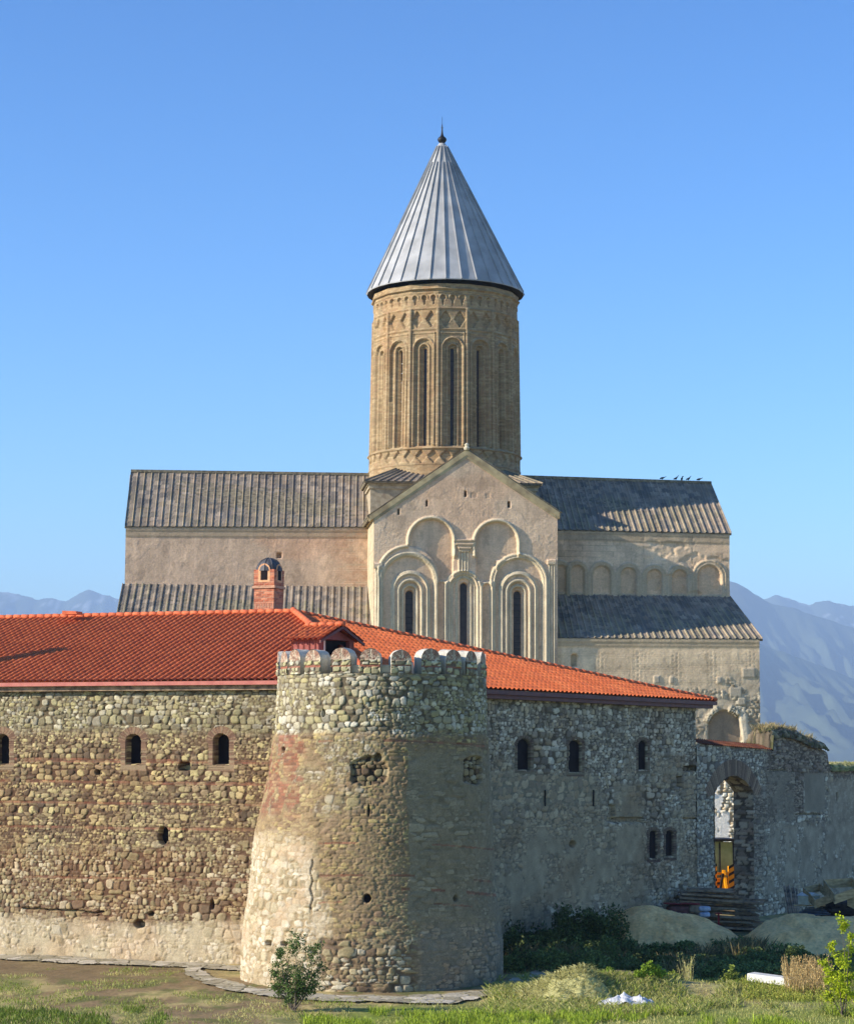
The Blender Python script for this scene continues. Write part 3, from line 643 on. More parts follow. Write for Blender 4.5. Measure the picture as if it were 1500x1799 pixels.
# ------------------------------------------------------------------ round tower
tw = thing('round_tower', 'battered round rubble stone tower with arched merlons at the corner of the walls', 'tower', (-1.7, 75.5, 0))
TY = 75.5
rows = [(1130, 490, 852), (1200, 490, 852), (1288, 486.5, 853), (1296, 481, 856), (1360, 473, 861), (1460, 450, 865), (1553, 440, 868), (1653, 427, 882), (1720, 425, 882), (1790, 424, 883)]
tzs, tcx, trr = [], [], []
for y, a, b in rows:
    pa = at_depth(a, y, TY); pb = at_depth(b, y, TY); tzs.append(pa[2]*.5+pb[2]*.5); tcx.append((pa[0]+pb[0])/2); trr.append((pb[0]-pa[0])/2)
o_ = np.argsort(tzs); tzs = np.array(tzs)[o_]; tcx = np.array(tcx)[o_]; trr = np.array(trr)[o_]
TT = float(at_depth(671, 1183, TY-3.5)[2])
def tow(al, z):
    r = np.interp(z, tzs, trr); c = np.interp(z, tzs, tcx)
    return np.stack([c+r*np.sin(al), TY-r*np.cos(al), z+0*al], -1)
AL, V = np.meshgrid(np.arange(-2.1, 2.1, .0066), np.arange(-.3, TT+.01, .028))
U = AL*3.9+30; P = tow(AL, V); N = np.stack([np.sin(AL), -np.cos(AL), .08+0*AL], -1); px, py = proj(P)
wob = 14*(fbm(U*.9, V*.9, 221, 3)-.5); wb2 = 60*(fbm(U*.35, V*.35, 225, 3)-.5)
topc = rub(U, V, .19, .135, 201, PAL_LIGHT+[lin(216, 212, 190)], lin(108, 98, 78), .055)
topb = layer(U, V, .28, .20, 202, PAL_LIGHT+[lin(216, 212, 190)], lin(108, 98, 78), .06)
yel = rub(U, V, .22, .10, 203, [lin(168, 148, 104), lin(148, 130, 94), lin(184, 166, 112), lin(136, 116, 88), lin(158, 136, 104)], lin(142, 124, 94), .04, .3, .24, .5, .52)
yel2 = rub(U, V, .24, .11, 204, [lin(172, 154, 110), lin(150, 130, 96), lin(184, 168, 120), lin(140, 118, 92)], lin(144, 126, 96), .04, .3, .24, .5, .52)
redl = blayer(U, V, 205, PAL_BRICK+[lin(170, 140, 104)], lin(132, 100, 80), .025)
grn = rub(U, V, .34, .13, 206, [lin(156, 144, 116), lin(142, 132, 106), lin(168, 156, 126), lin(148, 134, 106)], lin(136, 124, 98), .022, .2, .10, .7, .45)
wht = rub(U, V, .24, .18, 207, PAL_WHITE, lin(170, 152, 118), .05, .35, .14)
smw = (.05*fbm(U*3, V*3, 208, 5), np.ones(P.shape)*lin(204, 190, 160)*(.66+.6*fbm(U*3.4, V*3.4, 209, 5))[..., None]*np.where(fbm(U*1.3, V*1.3, 210, 3)[..., None] > .56, np.array([1., .88, .80]), 1.0))
bld = rub(U, V, .27, .18, 211, PAL_LOW+[lin(206, 198, 170)], lin(124, 106, 82), .06, .3)
HC = blend(topb, topc, sstep(py+wob, 1206, 1214))
HC = blend(HC, yel, sstep(py+wob, 1284, 1296))
HC = blend(HC, yel2, sstep(fbm(U*.5, V*.5, 231, 3), .48, .56)*sstep(py+wob, 1330, 1360))
HC = blend(HC, topc, sstep(py, 1290, 1300)*sstep(py+wob*1.5, 1440, 1410)*sstep(fbm(U*.7, V*.9, 233, 2), .5, .6)*sstep(px, 700, 640)*.6)
seamx = 716+6*(fbm(V*1.5, V*0, 235, 3)-.5)*2
HC = blend(HC, grn, sstep(px, seamx-1, seamx+1)*sstep(py+wob, 1310, 1335)*sstep(py+wob, 1640, 1600))
redm = sstep(px+wob*1.2-(py-1290)*-.05, 548, 528)*sstep(py, 1290, 1293)*sstep(py+wb2*.4, 1450, 1420)
HC = blend(HC, redl, redm*sstep(fbm(U*3, V*3, 240, 4), .38, .44)*.8)
whm = sstep(px+wob*1.5+(1480-py)*.25, 560, 530)*sstep(py+wb2*.5, 1450, 1490)
HC = blend(HC, blend(wht, smw, sstep(fbm(U*1.4, V*1.4, 237, 5), .52, .56)*.55), whm*sstep(fbm(U*2.5, V*2.5, 239, 4)+whm*.5, .62, .68))
HC = blend(HC, bld, sstep(py+wob*1.3, 1640, 1655)*sstep(px+wob, 740, 720)*sstep(px+wob, 540, 570))
HC = blend(HC, wht, sstep(py+wob*1.3, 1655, 1670)*sstep(px+wob, 580, 540))
grb = rub(U, V, .28, .15, 212, PAL_DULL, lin(124, 118, 100), .035, .3, .2, .7, .48)
HC = blend(HC, grb, sstep(py+wob*1.3, 1610, 1640)*sstep(px, 725, 745))
for y0, th in ((1306, 4), (1486, 3), (1543, 4), (1566, 5), (1590, 3)):
    yy = y0+10*((px-665)/200)**2-5+.01*(px-665)
    HC = blend(HC, redl, ((np.abs(py-yy) < th/2) & (fbm(U*.7, V*0+y0, 241, 2) > .42) & (px > 560)).astype(float)*.75)
def blobt(cx, cy, rx, ry): return (np.maximum(np.abs(px-cx)/rx, np.abs(py-cy)/ry)*.5+np.sqrt(((px-cx)/rx)**2+((py-cy)/ry)**2)*.5-1+.5*(fbm(U*3, V*3, 245, 2)-.5))*min(rx, ry)
pit = layer(U, V, .24, .17, 247, [c*.85 for c in PAL_LOW], lin(70, 56, 44), .09)
for cx, cy, rx, ry, dp in ((646, 1355, 33, 27, .13), (830, 1354, 19, 26, .16)):
    k = sstep(blobt(cx, cy, rx, ry), 0, -4); HC = (HC[0]*(1-k)+(pit[0]-dp)*k, mixc(HC[1], pit[1]*.9, k))
for cx, cy, rx, ry, dp in ((664, 1331, 7, 8, .3), (645, 1579, 7.5, 8, .5), (800, 1579, 4.5, 6, .5), (648, 1424, 2.2, 13, .3), (569.5, 1253, 3, 8, .3), (787, 1253, 3, 8, .3), (473, 1658, 7, 6, .4), (500, 1659, 7, 5, .4), (552, 1671, 6, 5, .4), (498, 1318, 4, 6, .25), (762, 1191, 2, 2, .2)):
    HC = sink(HC, np.sqrt(((px-cx)/rx)**2+((py-cy)/ry)**2)*min(rx, ry)-min(rx, ry), dp, 1.5)
HC = sink(HC, np.where((py > 1510) & (py < 1600), np.abs(px-(548+2*np.sin(py*.2)))-1.5, 9), .1, 1)
relief('tower_wall', P, N, HC[0], HC[1]*np.array([.80, .77, .77]), M_wall, tw)
for nm, cx, cy, rx, ry in (('putlog_hole', 645, 1579, 8, 8), ('putlog_hole', 800, 1579, 5, 7), ('arrow_slit', 648, 1424, 3, 13), ('arrow_slit', 569.5, 1253, 3.5, 9), ('arrow_slit', 787, 1253, 3.5, 9)):
    al = math.asin((at_depth(cx, cy, TY-3)[0]-np.interp(8, tzs, tcx))/np.interp(at_depth(cx, cy, TY-3.5)[2], tzs, trr))
    n = np.array([math.sin(al), -math.cos(al), 0]); zc = at_depth(cx, cy, TY-4)[2]
    p0 = tow(np.array(al), np.array(zc)); pane(nm, [(cx-rx, cy-ry), (cx+rx, cy-ry), (cx+rx, cy+ry), (cx-rx, cy+ry)], p0, n, .22, M_dark, tw)
RT_ = float(np.interp(TT, tzs, trr)); CT = np.array([float(np.interp(TT, tzs, tcx)), TY, 0])
MB().lathe(CT, [(RT_+.02, TT-.12), (RT_+.02, TT), (RT_-.55, TT), (RT_-.55, TT-1.3), (.01, TT-1.3)], 64).build('parapet_walk', M_stonedk, tw)
mbk = MB(); mbk.lathe(CT, [(RT_+.0, TT-.1), (RT_+.25, 4), (RT_+.7, 0)], 48)
# back half of the shell (away from the camera)
bk = MB(); pr = [(RT_+.02, TT-.1), (RT_+.2, 4), (RT_+.75, 0)]; vv = []; ff = []
for r, z in pr:
    for i in range(17):
        a = 2.0+(2*math.pi-4.0)*i/16; vv.append(CT+np.array([r*math.sin(a), -r*math.cos(a), z]))
for j in range(2):
    for i in range(16): ff.append((j*17+i, j*17+i+1, (j+1)*17+i+1, (j+1)*17+i))
bk.add(vv, ff).build('tower_back', M_stone, tw)
# merlons
def merlon(ang, cut=1.0):
    n = np.array([math.sin(ang), -math.cos(ang), 0]); t = np.array([math.cos(ang), math.sin(ang), 0])
    jr = random.Random(int(ang*1000)); base = CT+n*(RT_+.03+jr.uniform(-.03, .03)); r = .345+jr.uniform(-.015, .015); hb = .46+jr.uniform(-.03, .03); dep = .52
    VV = []; CC = []; FF = []
    nu, nv = 19, 22
    us = np.linspace(-1, 1, nu); zs = np.linspace(0, hb+r*.999, nv); UU, ZZ = np.meshgrid(us, zs)
    hwid = np.where(ZZ < hb, r, np.sqrt(np.maximum(r*r-(ZZ-hb)**2, .0004))); X = UU*hwid
    aa = np.arctan2(X, ZZ-hb+.001); rr = np.hypot(X, ZZ-hb); fr = (aa*5.5-np.floor(aa*5.5))
    cb = palette(hsh(np.floor(aa*5.5), np.floor(rr/.17), 3), [lin(168, 140, 118), lin(184, 160, 136), lin(196, 180, 156), lin(150, 112, 94)])*np.where(fr < .22, .55, 1)[..., None]
    h, r1, r2, r3 = cobbles(X+ang*7, ZZ, .24, .22, 261, .3); cs = mixc(np.ones(X.shape+(3,))*lin(112, 96, 82), palette(r1, PAL_LIGHT), sstep(h, .1, .5))
    isb = (ZZ > hb-.02) | ((ZZ > .22) & (ZZ < .27)); Cc = np.where(isb[..., None], np.where((ZZ < hb-.02)[..., None], lin(150, 96, 78), cb), cs)
    Hh = np.where(isb, .01*(fr > .22), h*.05)
    Pm = base+X[..., None]*t+(TT+ZZ)[..., None]*z3+Hh[..., None]*n
    idx = np.arange(nu*nv).reshape(nv, nu); VV.append(Pm.reshape(-1, 3)); CC.append(Cc.reshape(-1, 3)); FF.append(np.stack([idx[:-1, :-1], idx[:-1, 1:], idx[1:, 1:], idx[1:, :-1]], -1).reshape(-1, 4))
    prof = [(-r, 0), (-r, hb)]+[(-r*math.cos(a), hb+r*math.sin(a)) for a in np.linspace(0, math.pi, 13)][1:]+[(r, 0)]
    m = len(prof); off = nu*nv; ds = np.linspace(0, dep, 5)
    Pb = np.array([[base+x*t*(1+jr.uniform(-.04, .04))+(TT+z+(jr.uniform(-.015, .02) if z > hb else 0))*z3-n*(d-.01) for x, z in prof] for d in ds]); idx = np.arange(m*5).reshape(5, m)+off
    cl_ = np.array([[(lin(196, 190, 174) if z > hb-.01 else lin(150, 140, 118))*jr.uniform(.8, 1.08) for x, z in prof] for d in ds])
    VV.append(Pb.reshape(-1, 3)); CC.append(cl_.reshape(-1, 3)); FF.append(np.stack([idx[:-1, :-1], idx[1:, :-1], idx[1:, 1:], idx[:-1, 1:]], -1).reshape(-1, 4))
    off += m*5; bkp = Pb[-1]; k = m//2
    VV.append(bkp); CC.append(np.ones((m, 3))*lin(160, 150, 130)); FF.append(np.array([[off+i, off+i+1, off+m-2-i, off+m-1-i] for i in range(k)]))
    me = mesh_np('merlon', np.concatenate(VV), np.concatenate(FF), np.concatenate(CC)); return link('merlon', me, M_wall, tw)
for a in (-82, -66.5, -53, -38.5, -21.4, -5.2, 11.3, 28, 42.8, 57, 74, 90, 152, 168): merlon(a*D2R)
# low parapet stones between the merlons left of centre
for a0 in (-13.5, 3.2):
    n = np.array([math.sin(a0*D2R), -math.cos(a0*D2R), 0]); t = np.array([math.cos(a0*D2R), math.sin(a0*D2R), 0])
    MB().box(CT+n*(RT_-.28)+z3*(TT+.14), t, n, z3, .42, .4, .28).build('parapet_stone', M_stone, tw, bevel=.05)

# ------------------------------------------------------------------ cathedral
TH_ = 5.5*D2R; OC = np.array([1.30, 165.0, 0]); ex = np.array([math.cos(TH_), math.sin(TH_), 0]); ey = np.array([-math.sin(TH_), math.cos(TH_), 0]); FC = (OC, ex, ey)
def cl(px_, py_, yl):
    p = hit(px_, py_, OC+ey*yl, -ey); return float(np.dot(p-OC, ex)), float(p[2])
def cw(x, y, z): return OC+ex*x+ey*y+z3*z
CF = OC+ey*2
ca = thing('cathedral', 'tall stone cathedral with a slender brick drum and grey conical roof behind the fortress', 'cathedral', CF)
YF, YW, YA, YE = -12.0, -5.8, -11.6, -5.97         # transept face, upper wing wall, aisle wall, upper eave
STU = [lin(160, 146, 124), lin(150, 136, 114), lin(170, 156, 132)]
def stucco(U, V, seed, base=lin(206, 178, 148), red=.35):
    n = fbm(U*.6, V*.6, seed, 5); n2 = fbm(U*2.5, V*4, seed+1, 4)
    C_ = np.ones(U.shape+(3,))*base*(.78+.40*n+.14*n2)[..., None]
    e, r1, r2 = bricks(U, V, .42, .14, seed)
    C_ = C_*(.94+.06*e+.08*(r1-.5))[..., None]
    C_ = mixc(C_, C_*np.array([1.04, .82, .70]), sstep(fbm(U*.25, V*.35, seed+5, 3), .46, .64)*red)
    C_ = mixc(C_, C_*.72, sstep(fbm(U*1.8, V*1.1, seed+8, 4), .60, .70)*.6)
    C_ = C_*(.84+.32*fbm(U*2.6, V*.22, seed+21, 4))[..., None]; C_ = mixc(C_, C_*np.array([1.14, 1.14, 1.13]), sstep(fbm(U*1.7, V*1.2, seed+23, 5), .56, .64)*.8)
    return .012*n2+.008*fbm(U*8, V*8, seed+9, 3)+.010*e*(n > .45), C_
# --- upper wings (walls)
def wing(name, x0, x1, yl, ztop_l, ztop_r, z0, seed, red, extra=None, base=lin(208, 178, 148)):
    U, T = np.meshgrid(np.linspace(x0, x1, max(20, int((x1-x0)/.07))), np.linspace(0, 1, max(20, int((ztop_l-z0)/.07))))
    tp = ztop_l+(ztop_r-ztop_l)*(U-x0)/(x1-x0); V = z0+T*(tp-z0)
    P = OC+U[..., None]*ex+ey*yl+V[..., None]*z3; px, py = proj(P)
    H, C_ = stucco(U, V, seed, base, red)
    if extra: H, C_ = extra(H, C_, U, V, px, py, tp)
    return relief(name, P, np.broadcast_to(-ey, P.shape), H, C_, M_fac, ca)
def cornice_band(H, C_, V, tp, h=.62):
    k = sstep(V, tp-h-.04, tp-h+.02); k2 = sstep(V, tp-.3, tp-.24)
    return H+.05*k+.05*k2, mixc(C_, lin(160, 144, 116)*np.ones(C_.shape)*(.9+.2*(V*0+1))[..., None]*.95, k*.6)
def lwing_extra(H, C_, U, V, px, py, tp):
    H, C_ = cornice_band(H, C_, V, tp, .68)
    e, r1, r2 = bricks(U, V, .45, .16, 77)
    rb = sstep(px, 560, 640)*sstep(fbm(U*.6, V*.5, 78, 3), .35, .5)
    C_ = mixc(C_, palette(r1, [lin(176, 136, 108), lin(160, 122, 98), lin(186, 154, 126), lin(170, 150, 124)]), rb*e*.7)
    d = np.maximum(np.abs(px-490)-4.5, np.abs(py-976)-5)
    return sink((H, C_), d, .4, 1)
xl0, zl0 = cl(221, 926, YW); xl1, zl1 = cl(660, 928, YW); zlb = cl(300, 1024, YW)[1]
wing('wing_wall', xl0, xl1, YW, zl0, zl1, zlb-.5, 301, .5, lwing_extra)
xr0, zr0 = cl(960, 931, YW); xr1, zr1 = cl(1281, 938, YW); zrb = cl(1100, 1048, YW)[1]
arcs = [(985, 17, 985, 1050, 11), (1013.5, 20, 985, 1050, 13.5), (1057, 23, 986.5, 1052, 17), (1103.5, 22, 989, 1053, 14.5), (1149, 22, 992, 1053, 14), (1193.5, 21.5, 992.5, 1053, 13.5), (1246, 30.5, 984, 1054, 21)]
def rwing_extra(H, C_, U, V, px, py, tp):
    H, C_ = cornice_band(H, C_, V, tp, .72)
    e, r1, r2 = bricks(U, V, .9, .42, 87); m = sstep(py, 1003, 990)
    C_ = C_*(1-(1-e)*.25*m)[..., None]*(1+.16*(r1-.5)*m)[..., None]; H = H-(1-e)*.02*m
    rough = sstep(fbm(U*.5, V*.8, 88, 4), .5, .58)*sstep(px, 1080, 1180)*sstep(py, 945, 955); H = H-rough*(.05+.06*fbm(U*5, V*5, 89, 3))
    for cx, hw, yt, yb, hi in arcs:
        s = 24.6
        d = arch_d(px, py, cx, hi, yt+(hw-hi), yb); H = H-.12*sstep(d, 0, -1.2)
        C_ = mixc(C_, C_*np.array([.93, .86, .80]), sstep(d, 0, -1.2)*.8)
        for o in (-1.6, -6.6):
            t = (arch_d(px, py, cx, hw, yt, yb)-o)/s
            r = .10; H = np.where(py < yb, H+1.1*np.sqrt(np.maximum(r*r-t*t, 0)), H)
            C_ = mixc(C_, np.ones(C_.shape)*lin(176, 162, 132), ((np.abs(t) < r) & (py < yb)).astype(float)*.55)
    return H, C_
wing('wing_wall', xr0, xr1, YW, zr0, zr1, zrb-.5, 331, .25, rwing_extra, lin(208, 184, 152))
# --- aisle walls
xa0, za0 = cl(976, 1122, YA); xa1, za1 = cl(1333.5, 1124, YA)
def aisle_extra(H, C_, U, V, px, py, tp):
    H, C_ = cornice_band(H, C_, V, tp, .55)
    e, r1, r2 = bricks(U, V, .55, .15, 97); m = sstep(py, 1140, 1150)*sstep(py, 1215, 1195)
    H = H+.03*e*m; C_ = C_*(1-(1-e)*.18*m)[..., None]
    wob = 14*(fbm(U*.8, V*.8, 98, 3)-.5)
    rub_ = layer(U, V, .36, .22, 99, [lin(176, 162, 134), lin(156, 142, 116), lin(190, 176, 146), lin(136, 122, 98), lin(200, 188, 160)], lin(160, 144, 118), .09, .35)
    rub_ = blend(rub_, (.05*fbm(U*3, V*3, 116, 5), np.ones(C_.shape)*lin(196, 178, 148)*(.6+.7*fbm(U*2.5, V*2.5, 117, 5))[..., None]), sstep(fbm(U*1.6, V*1.6, 118, 5), .46, .54)*.85)
    k = np.maximum(sstep(px+wob*2+(py-1200)*.35, 1262, 1282)*sstep(py+wob, 1172, 1190), sstep(py+wob*1.4, 1198, 1216)*sstep(fbm(U*.55, V*.7, 100, 3), .42, .5))
    k = np.maximum(k, sstep(py, 1205, 1215)*sstep(px, 1150, 1170)*.75*sstep(fbm(U*.9, V*.9, 102, 3), .40, .48))
    HC = blend((H, C_), rub_, k)
    blk = (.10+0*U, np.ones(C_.shape)*lin(178, 166, 142)*(.9+.2*fbm(U*3, V*3, 103, 3))[..., None])
    for x0, x1, y0, y1 in ((1304, 1326, 1174, 1191), (1281, 1302, 1209, 1225), (1295, 1309, 1227, 1238), (1258, 1267, 1190, 1202), (1148, 1158, 1188, 1200), (1267, 1271, 1214, 1226), (1176, 1184, 1190, 1200)):
        HC = blend(HC, blk, ((px > x0) & (px < x1) & (py > y0) & (py < y1)).astype(float))
    # broken arch
    d = arch_d(px, py, 1273, 34, 1243, 1330); HC = blend(HC, stucco(U, V, 107, lin(158, 142, 118), .2), sstep(d, -4, -7))
    HC = sink(HC, d+4, .22, 2)
    t = np.abs(d+2); an = np.degrees(np.arctan2(px-1273, 1277-py))
    seg_ = ((an > -75) & (an < -22)) | ((an > 12) & (an < 50))
    rl = (.20-.012*t, np.ones(C_.shape)*lin(190, 178, 150))
    HC = blend(HC, rl, ((t < 6) & seg_ & (np.mod(d+2, 4.1) > .9)).astype(float))
    jam = (.14+.04*fbm(U*4, V*4, 108, 3), np.ones(C_.shape)*lin(216, 202, 172)*(.8+.3*fbm(U*2, V*3, 109, 3))[..., None])
    HC = blend(HC, jam, sstep(np.abs(px-(1303+(py-1250)*.14))+wob*.4, 7, 4)*sstep(py, 1250, 1262)*sstep(py, 1308, 1300))
    # plaster and rubble seen through the gate, colour lightened for the sun on them
    wp = (.10+0*U, np.ones(C_.shape)*lin(246, 238, 220)*1.0); wpm = ((py > 1366) & (px > 1240) & ((px < 1263+7*vn(V*1.3, V*0, 111)) | ((py > 1428) & (px < 1284-4*vn(V*3, V*0, 112))))).astype(float)*sstep(fbm(U*2, V*2, 114, 4), .3, .4)
    HC = blend(HC, layer(U, V, .34, .24, 115, [lin(236, 222, 190), lin(222, 204, 168), lin(206, 186, 150), lin(242, 232, 206)], lin(170, 148, 116), .2, .35), sstep(py, 1340, 1352)*sstep(px, 1236, 1240))
    HC = blend(HC, wp, wpm*.95)
    d = arch_d(px, py, 1008.5, 5.5, 1149, 1172); HC = sink(HC, d, .35, 1)
    t = (arch_d(px, py, 1008.5, 8.5, 1146, 1180))/25; HC = (HC[0]+.4*np.sqrt(np.maximum(.006-t*t, 0)), HC[1])
    return HC
wing('aisle_wall', xa0, xa1, YA, za0, za1, -.2, 361, .1, aisle_extra, lin(214, 190, 154))
xb0 = cl(198, 1115, YA)[0]; xb1 = cl(662, 1118, YF)[0]; wing('aisle_wall', xb0, xb1-.1, YA, za0, za0, 0, 391, .4)
mb = MB()
mb.bx(xl0+.02, xr1-.02, YW+.45, 5.8, 0, zl0-.1, FC).build('wing_core', M_stone, ca)
MB().bx(xa0, xa1-.02, YA+.45, 11.6, 0, za0-.1, FC).bx(xb0+.02, xb1, YA+.3, 11.6, 0, za0-.1, FC).build('aisle_core', M_stone, ca)
# --- stone slab roofs with raised joints
PAL_SLAB = [lin(144, 130, 114), lin(128, 118, 104), lin(154, 140, 122), lin(118, 110, 100), lin(138, 126, 110), lin(148, 132, 112)]
def slab_roof(name, e0, e1, r0, r1, nribs, parent, rib=.08, rh=.085, thick=.16, drift=0):
    e0, e1, r0, r1 = [np.array(p, float) for p in (e0, e1, r0, r1)]
    nrm = np.cross(e1-e0, r0-e0); nrm /= np.linalg.norm(nrm)
    W = np.linalg.norm(e1-e0); L = np.linalg.norm(r0-e0)
    per = 12; nu = nribs*per+1; nv = max(8, int(L/.12))
    T, Sv = np.meshgrid(np.linspace(0, 1, nu), np.linspace(0, 1, nv))
    P = (e0*(1-T)[..., None]+e1*T[..., None])*(1-Sv)[..., None]+(r0*(1-T)[..., None]+r1*T[..., None])*Sv[..., None]
    ph = np.mod(T*nribs+.5, 1)-.5; wv = W/nribs
    isr = np.abs(ph)*wv < rib/2+.001
    v = Sv*L; col = np.floor(T*nribs+.5); vj = v/.62+hsh(col, col*0, 5); row = np.floor(vj); fj = vj-row
    r = hsh(col, row, 401); C_ = palette(r, PAL_SLAB)*(.86+.26*hsh(col, row, 405))[..., None]
    C_ = C_*(.8+.4*fbm(T*W*.9, v*.9, 403, 4))[..., None]
    C_ = mixc(C_, C_*.6, (fj < .07).astype(float)*(~isr)*.8)
    lich = sstep(fbm(T*W*.6, v*.7, 407, 3)+.22*(1-Sv), .55, .75)
    C_ = mixc(C_, np.ones(C_.shape)*lin(158, 152, 104), lich*(isr*.28+.06))
    C_ = np.where(isr[..., None], C_*1.12, C_)
    H = np.where(isr, rh, .02*(1-fj)) + .012*fbm(T*W*2, v*2, 409, 3)
    wobb = (fbm(T*W*.15, T*0, 411, 2)-.5)*.12; H = H + wobb*0
    o = relief(name, P, np.broadcast_to(nrm, P.shape), H, C_, M_fac, parent, smooth=False)
    q = [e0, e1, r1, r0]; s = MB().prism([p-nrm*thick for p in q], nrm*(thick-.01)); s.build(name+'_edge', M_stonedk, o)
    return o
def e3(px_, py_, yl): x, z = cl(px_, py_, yl); return cw(x, yl, z)
rl0, rl1 = e3(230, 829, 0), e3(700, 836, 0); rr0, rr1 = e3(880, 838, 0), e3(1249, 850, 0)
slab_roof('wing_roof', e3(219, 925, YE), e3(700, 926, YE), rl0, rl1, 38, ca)
slab_roof('wing_roof', e3(900, 929, YE), e3(1285, 937.5, YE), rr0, rr1, 34, ca)
def mirror(p): q = p-OC; x = np.dot(q, ex); y = np.dot(q, ey); return cw(x, -y, p[2])
for a, b, c, d in ((e3(219, 925, YE), e3(700, 926, YE), rl0, rl1), (e3(900, 929, YE), e3(1285, 937.5, YE), rr0, rr1)):
    MB().prism([mirror(a), mirror(b), d, c], (0, 0, -.15)).build('wing_roof', M_stonedk, ca)
MB().bar(rl0+z3*.07, rl1+z3*.07, .3, .2).build('roof_ridge', M_stonedk, ca); MB().bar(rr0+z3*.07, rr1+z3*.07, .3, .22).build('roof_ridge', M_stonedk, ca)
# gable walls of the wings (triangles)
for (w_, r_, sgn) in ((cw(xl0, YW, zl0), rl0, 1), (cw(xr1, YW, zr1), rr1, -1)):
    x = float(np.dot(w_-OC, ex)); MB().prism([cw(x, YW, w_[2]-.1), cw(x, -YW, w_[2]-.1), cw(x, 0, r_[2]-.2)], ex*sgn*.5).build('gable_wall', M_stone, ca)
slab_roof('aisle_roof', e3(974, 1121, YA-.13), e3(1340, 1123, YA-.13), e3(960, 1045, YW), e3(1283, 1049, YW), 31, ca)
slab_roof('aisle_roof', e3(197, 1118, YA-.13), e3(668, 1118, YA-.13), e3(215, 1026, YW), e3(668, 1032, YW), 38, ca)
# --- transept facade
def fxy(px_, py_): return cl(px_, py_, YF)
ftl = fxy(657.5, 905); ftr = fxy(979, 905); fap = fxy(818.5, 797)
ztop = lambda U: np.where(U < fap[0], ftl[1]+(fap[1]-ftl[1])*(U-ftl[0])/(fap[0]-ftl[0]), ftr[1]+(fap[1]-ftr[1])*(ftr[0]-U)/(ftr[0]-fap[0]))
U, T = np.meshgrid(np.arange(ftl[0], ftr[0]+.01, .045), np.linspace(0, 1, 340)); z0 = 9.0; V = z0+T*(ztop(U)-z0)
P = OC+U[..., None]*ex+ey*YF+V[..., None]*z3; px, py = proj(P)
H, C_ = stucco(U, V, 501, lin(212, 184, 152), .3)
e_, r1_, r2_ = bricks(U, V, .4, .13, 503); C_ = C_*(1-(1-e_)*.10*sstep(py, 930, 900))[..., None]
PPM = 3921/153.0; WALLC = lin(176, 162, 134); ROLLC = lin(204, 192, 160)
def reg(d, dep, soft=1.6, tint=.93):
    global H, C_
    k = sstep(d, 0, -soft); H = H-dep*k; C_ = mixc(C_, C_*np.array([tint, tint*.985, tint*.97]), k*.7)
def roll(d, o, r=.10, amp=1.0, mask=None, c=None):
    global H, C_
    t = (d-o)/PPM; k = np.abs(t) < r
    if mask is not None: k = k & mask
    H = np.where(k, H+amp*np.sqrt(np.maximum(r*r-t*t, 0)), H)
    C_ = mixc(C_, np.ones(C_.shape)*(c if c is not None else ROLLC)*(.62+.6*fbm(U*4, V*1.5, 505, 4))[..., None], k.astype(float)*.75)
B1 = arch_d(px, py, 717.5, 50, 972, 1400); B1o = arch_d(px, py, 717.5, 55.5, 958, 1400); B2 = arch_d(px, py, 911.5, 47, 976, 1400)
Cm = arch_d(px, py, 813.8, 30.5, 1004, 1400); A1 = arch_d(px, py, 757.5, 39, 911, 985); A2 = arch_d(px, py, 872, 38, 916, 985)
S1 = arch_d(px, py, 775, 7, 1021, 1400); S2 = arch_d(px, py, 855.5, 8.5, 1025, 1400)
bigs = np.minimum(np.minimum(B1o, B2), Cm)
lowfill = np.maximum(np.abs(px-814)-58, np.maximum(975-py, py-1022))
Areg = np.minimum(np.minimum(A1, A2), np.maximum(lowfill, -(np.abs(px-816)-20)*np.where(py < 1003, 1, 1)))
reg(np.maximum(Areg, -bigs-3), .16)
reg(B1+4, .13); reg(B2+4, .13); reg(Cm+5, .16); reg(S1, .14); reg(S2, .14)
m1 = (py < 978) & (bigs > 2)
roll(A1, 1.5, .13, 1.2, (bigs > 1) & (py < 978)); roll(A2, 1.5, .13, 1.2, (bigs > 1) & (py < 978))
roll(B1o, -1.5, .12, 1.2, (px < 742) & (A1 > 1)); roll(B1, 0, .11, 1.2); roll(B1, -4.5, .09, 1)
roll(B2, 1, .13, 1.3); roll(B2, -4.5, .09, 1)
roll(Cm, 0, .12, 1.2); roll(Cm, -6, .10, 1.1); roll(Cm, -10.5, .08, 1.0)
roll(S1, 1, .06, 1, (bigs > 1)); roll(S2, 1, .06, 1, (bigs > 1))
for cx, yt, sgn in ((720, 1036, 1), (910, 1037, 1)):
    f1 = arch_d(px, py, cx+1, 31, yt-30, 1400); f2 = arch_d(px, py, cx+.5, 20.5, yt-17, 1400); f3 = arch_d(px, py, cx, 13, yt-8, 1400); wd = arch_d(px, py, cx, 7.5, yt, 1400)
    k = sstep(f1, 0, -1.5); H = H+.10*k
    roll(f1, 0, .16, 1.1); roll(f2, 0, .13, 1.1); k = sstep(f2, -2, -4); H = H-.10*k; roll(f3, 0, .10, 1.1); k = sstep(f3, -2, -3.5); H = H-.12*k
    k = sstep(wd, 0, -1.2); H = H-.45*k
wd = arch_d(px, py, 815, 7, 1023, 1400); f3 = arch_d(px, py, 815, 12.5, 1015, 1400); roll(f3, 0, .09, 1); k = sstep(wd, 0, -1.2); H = H-.45*k
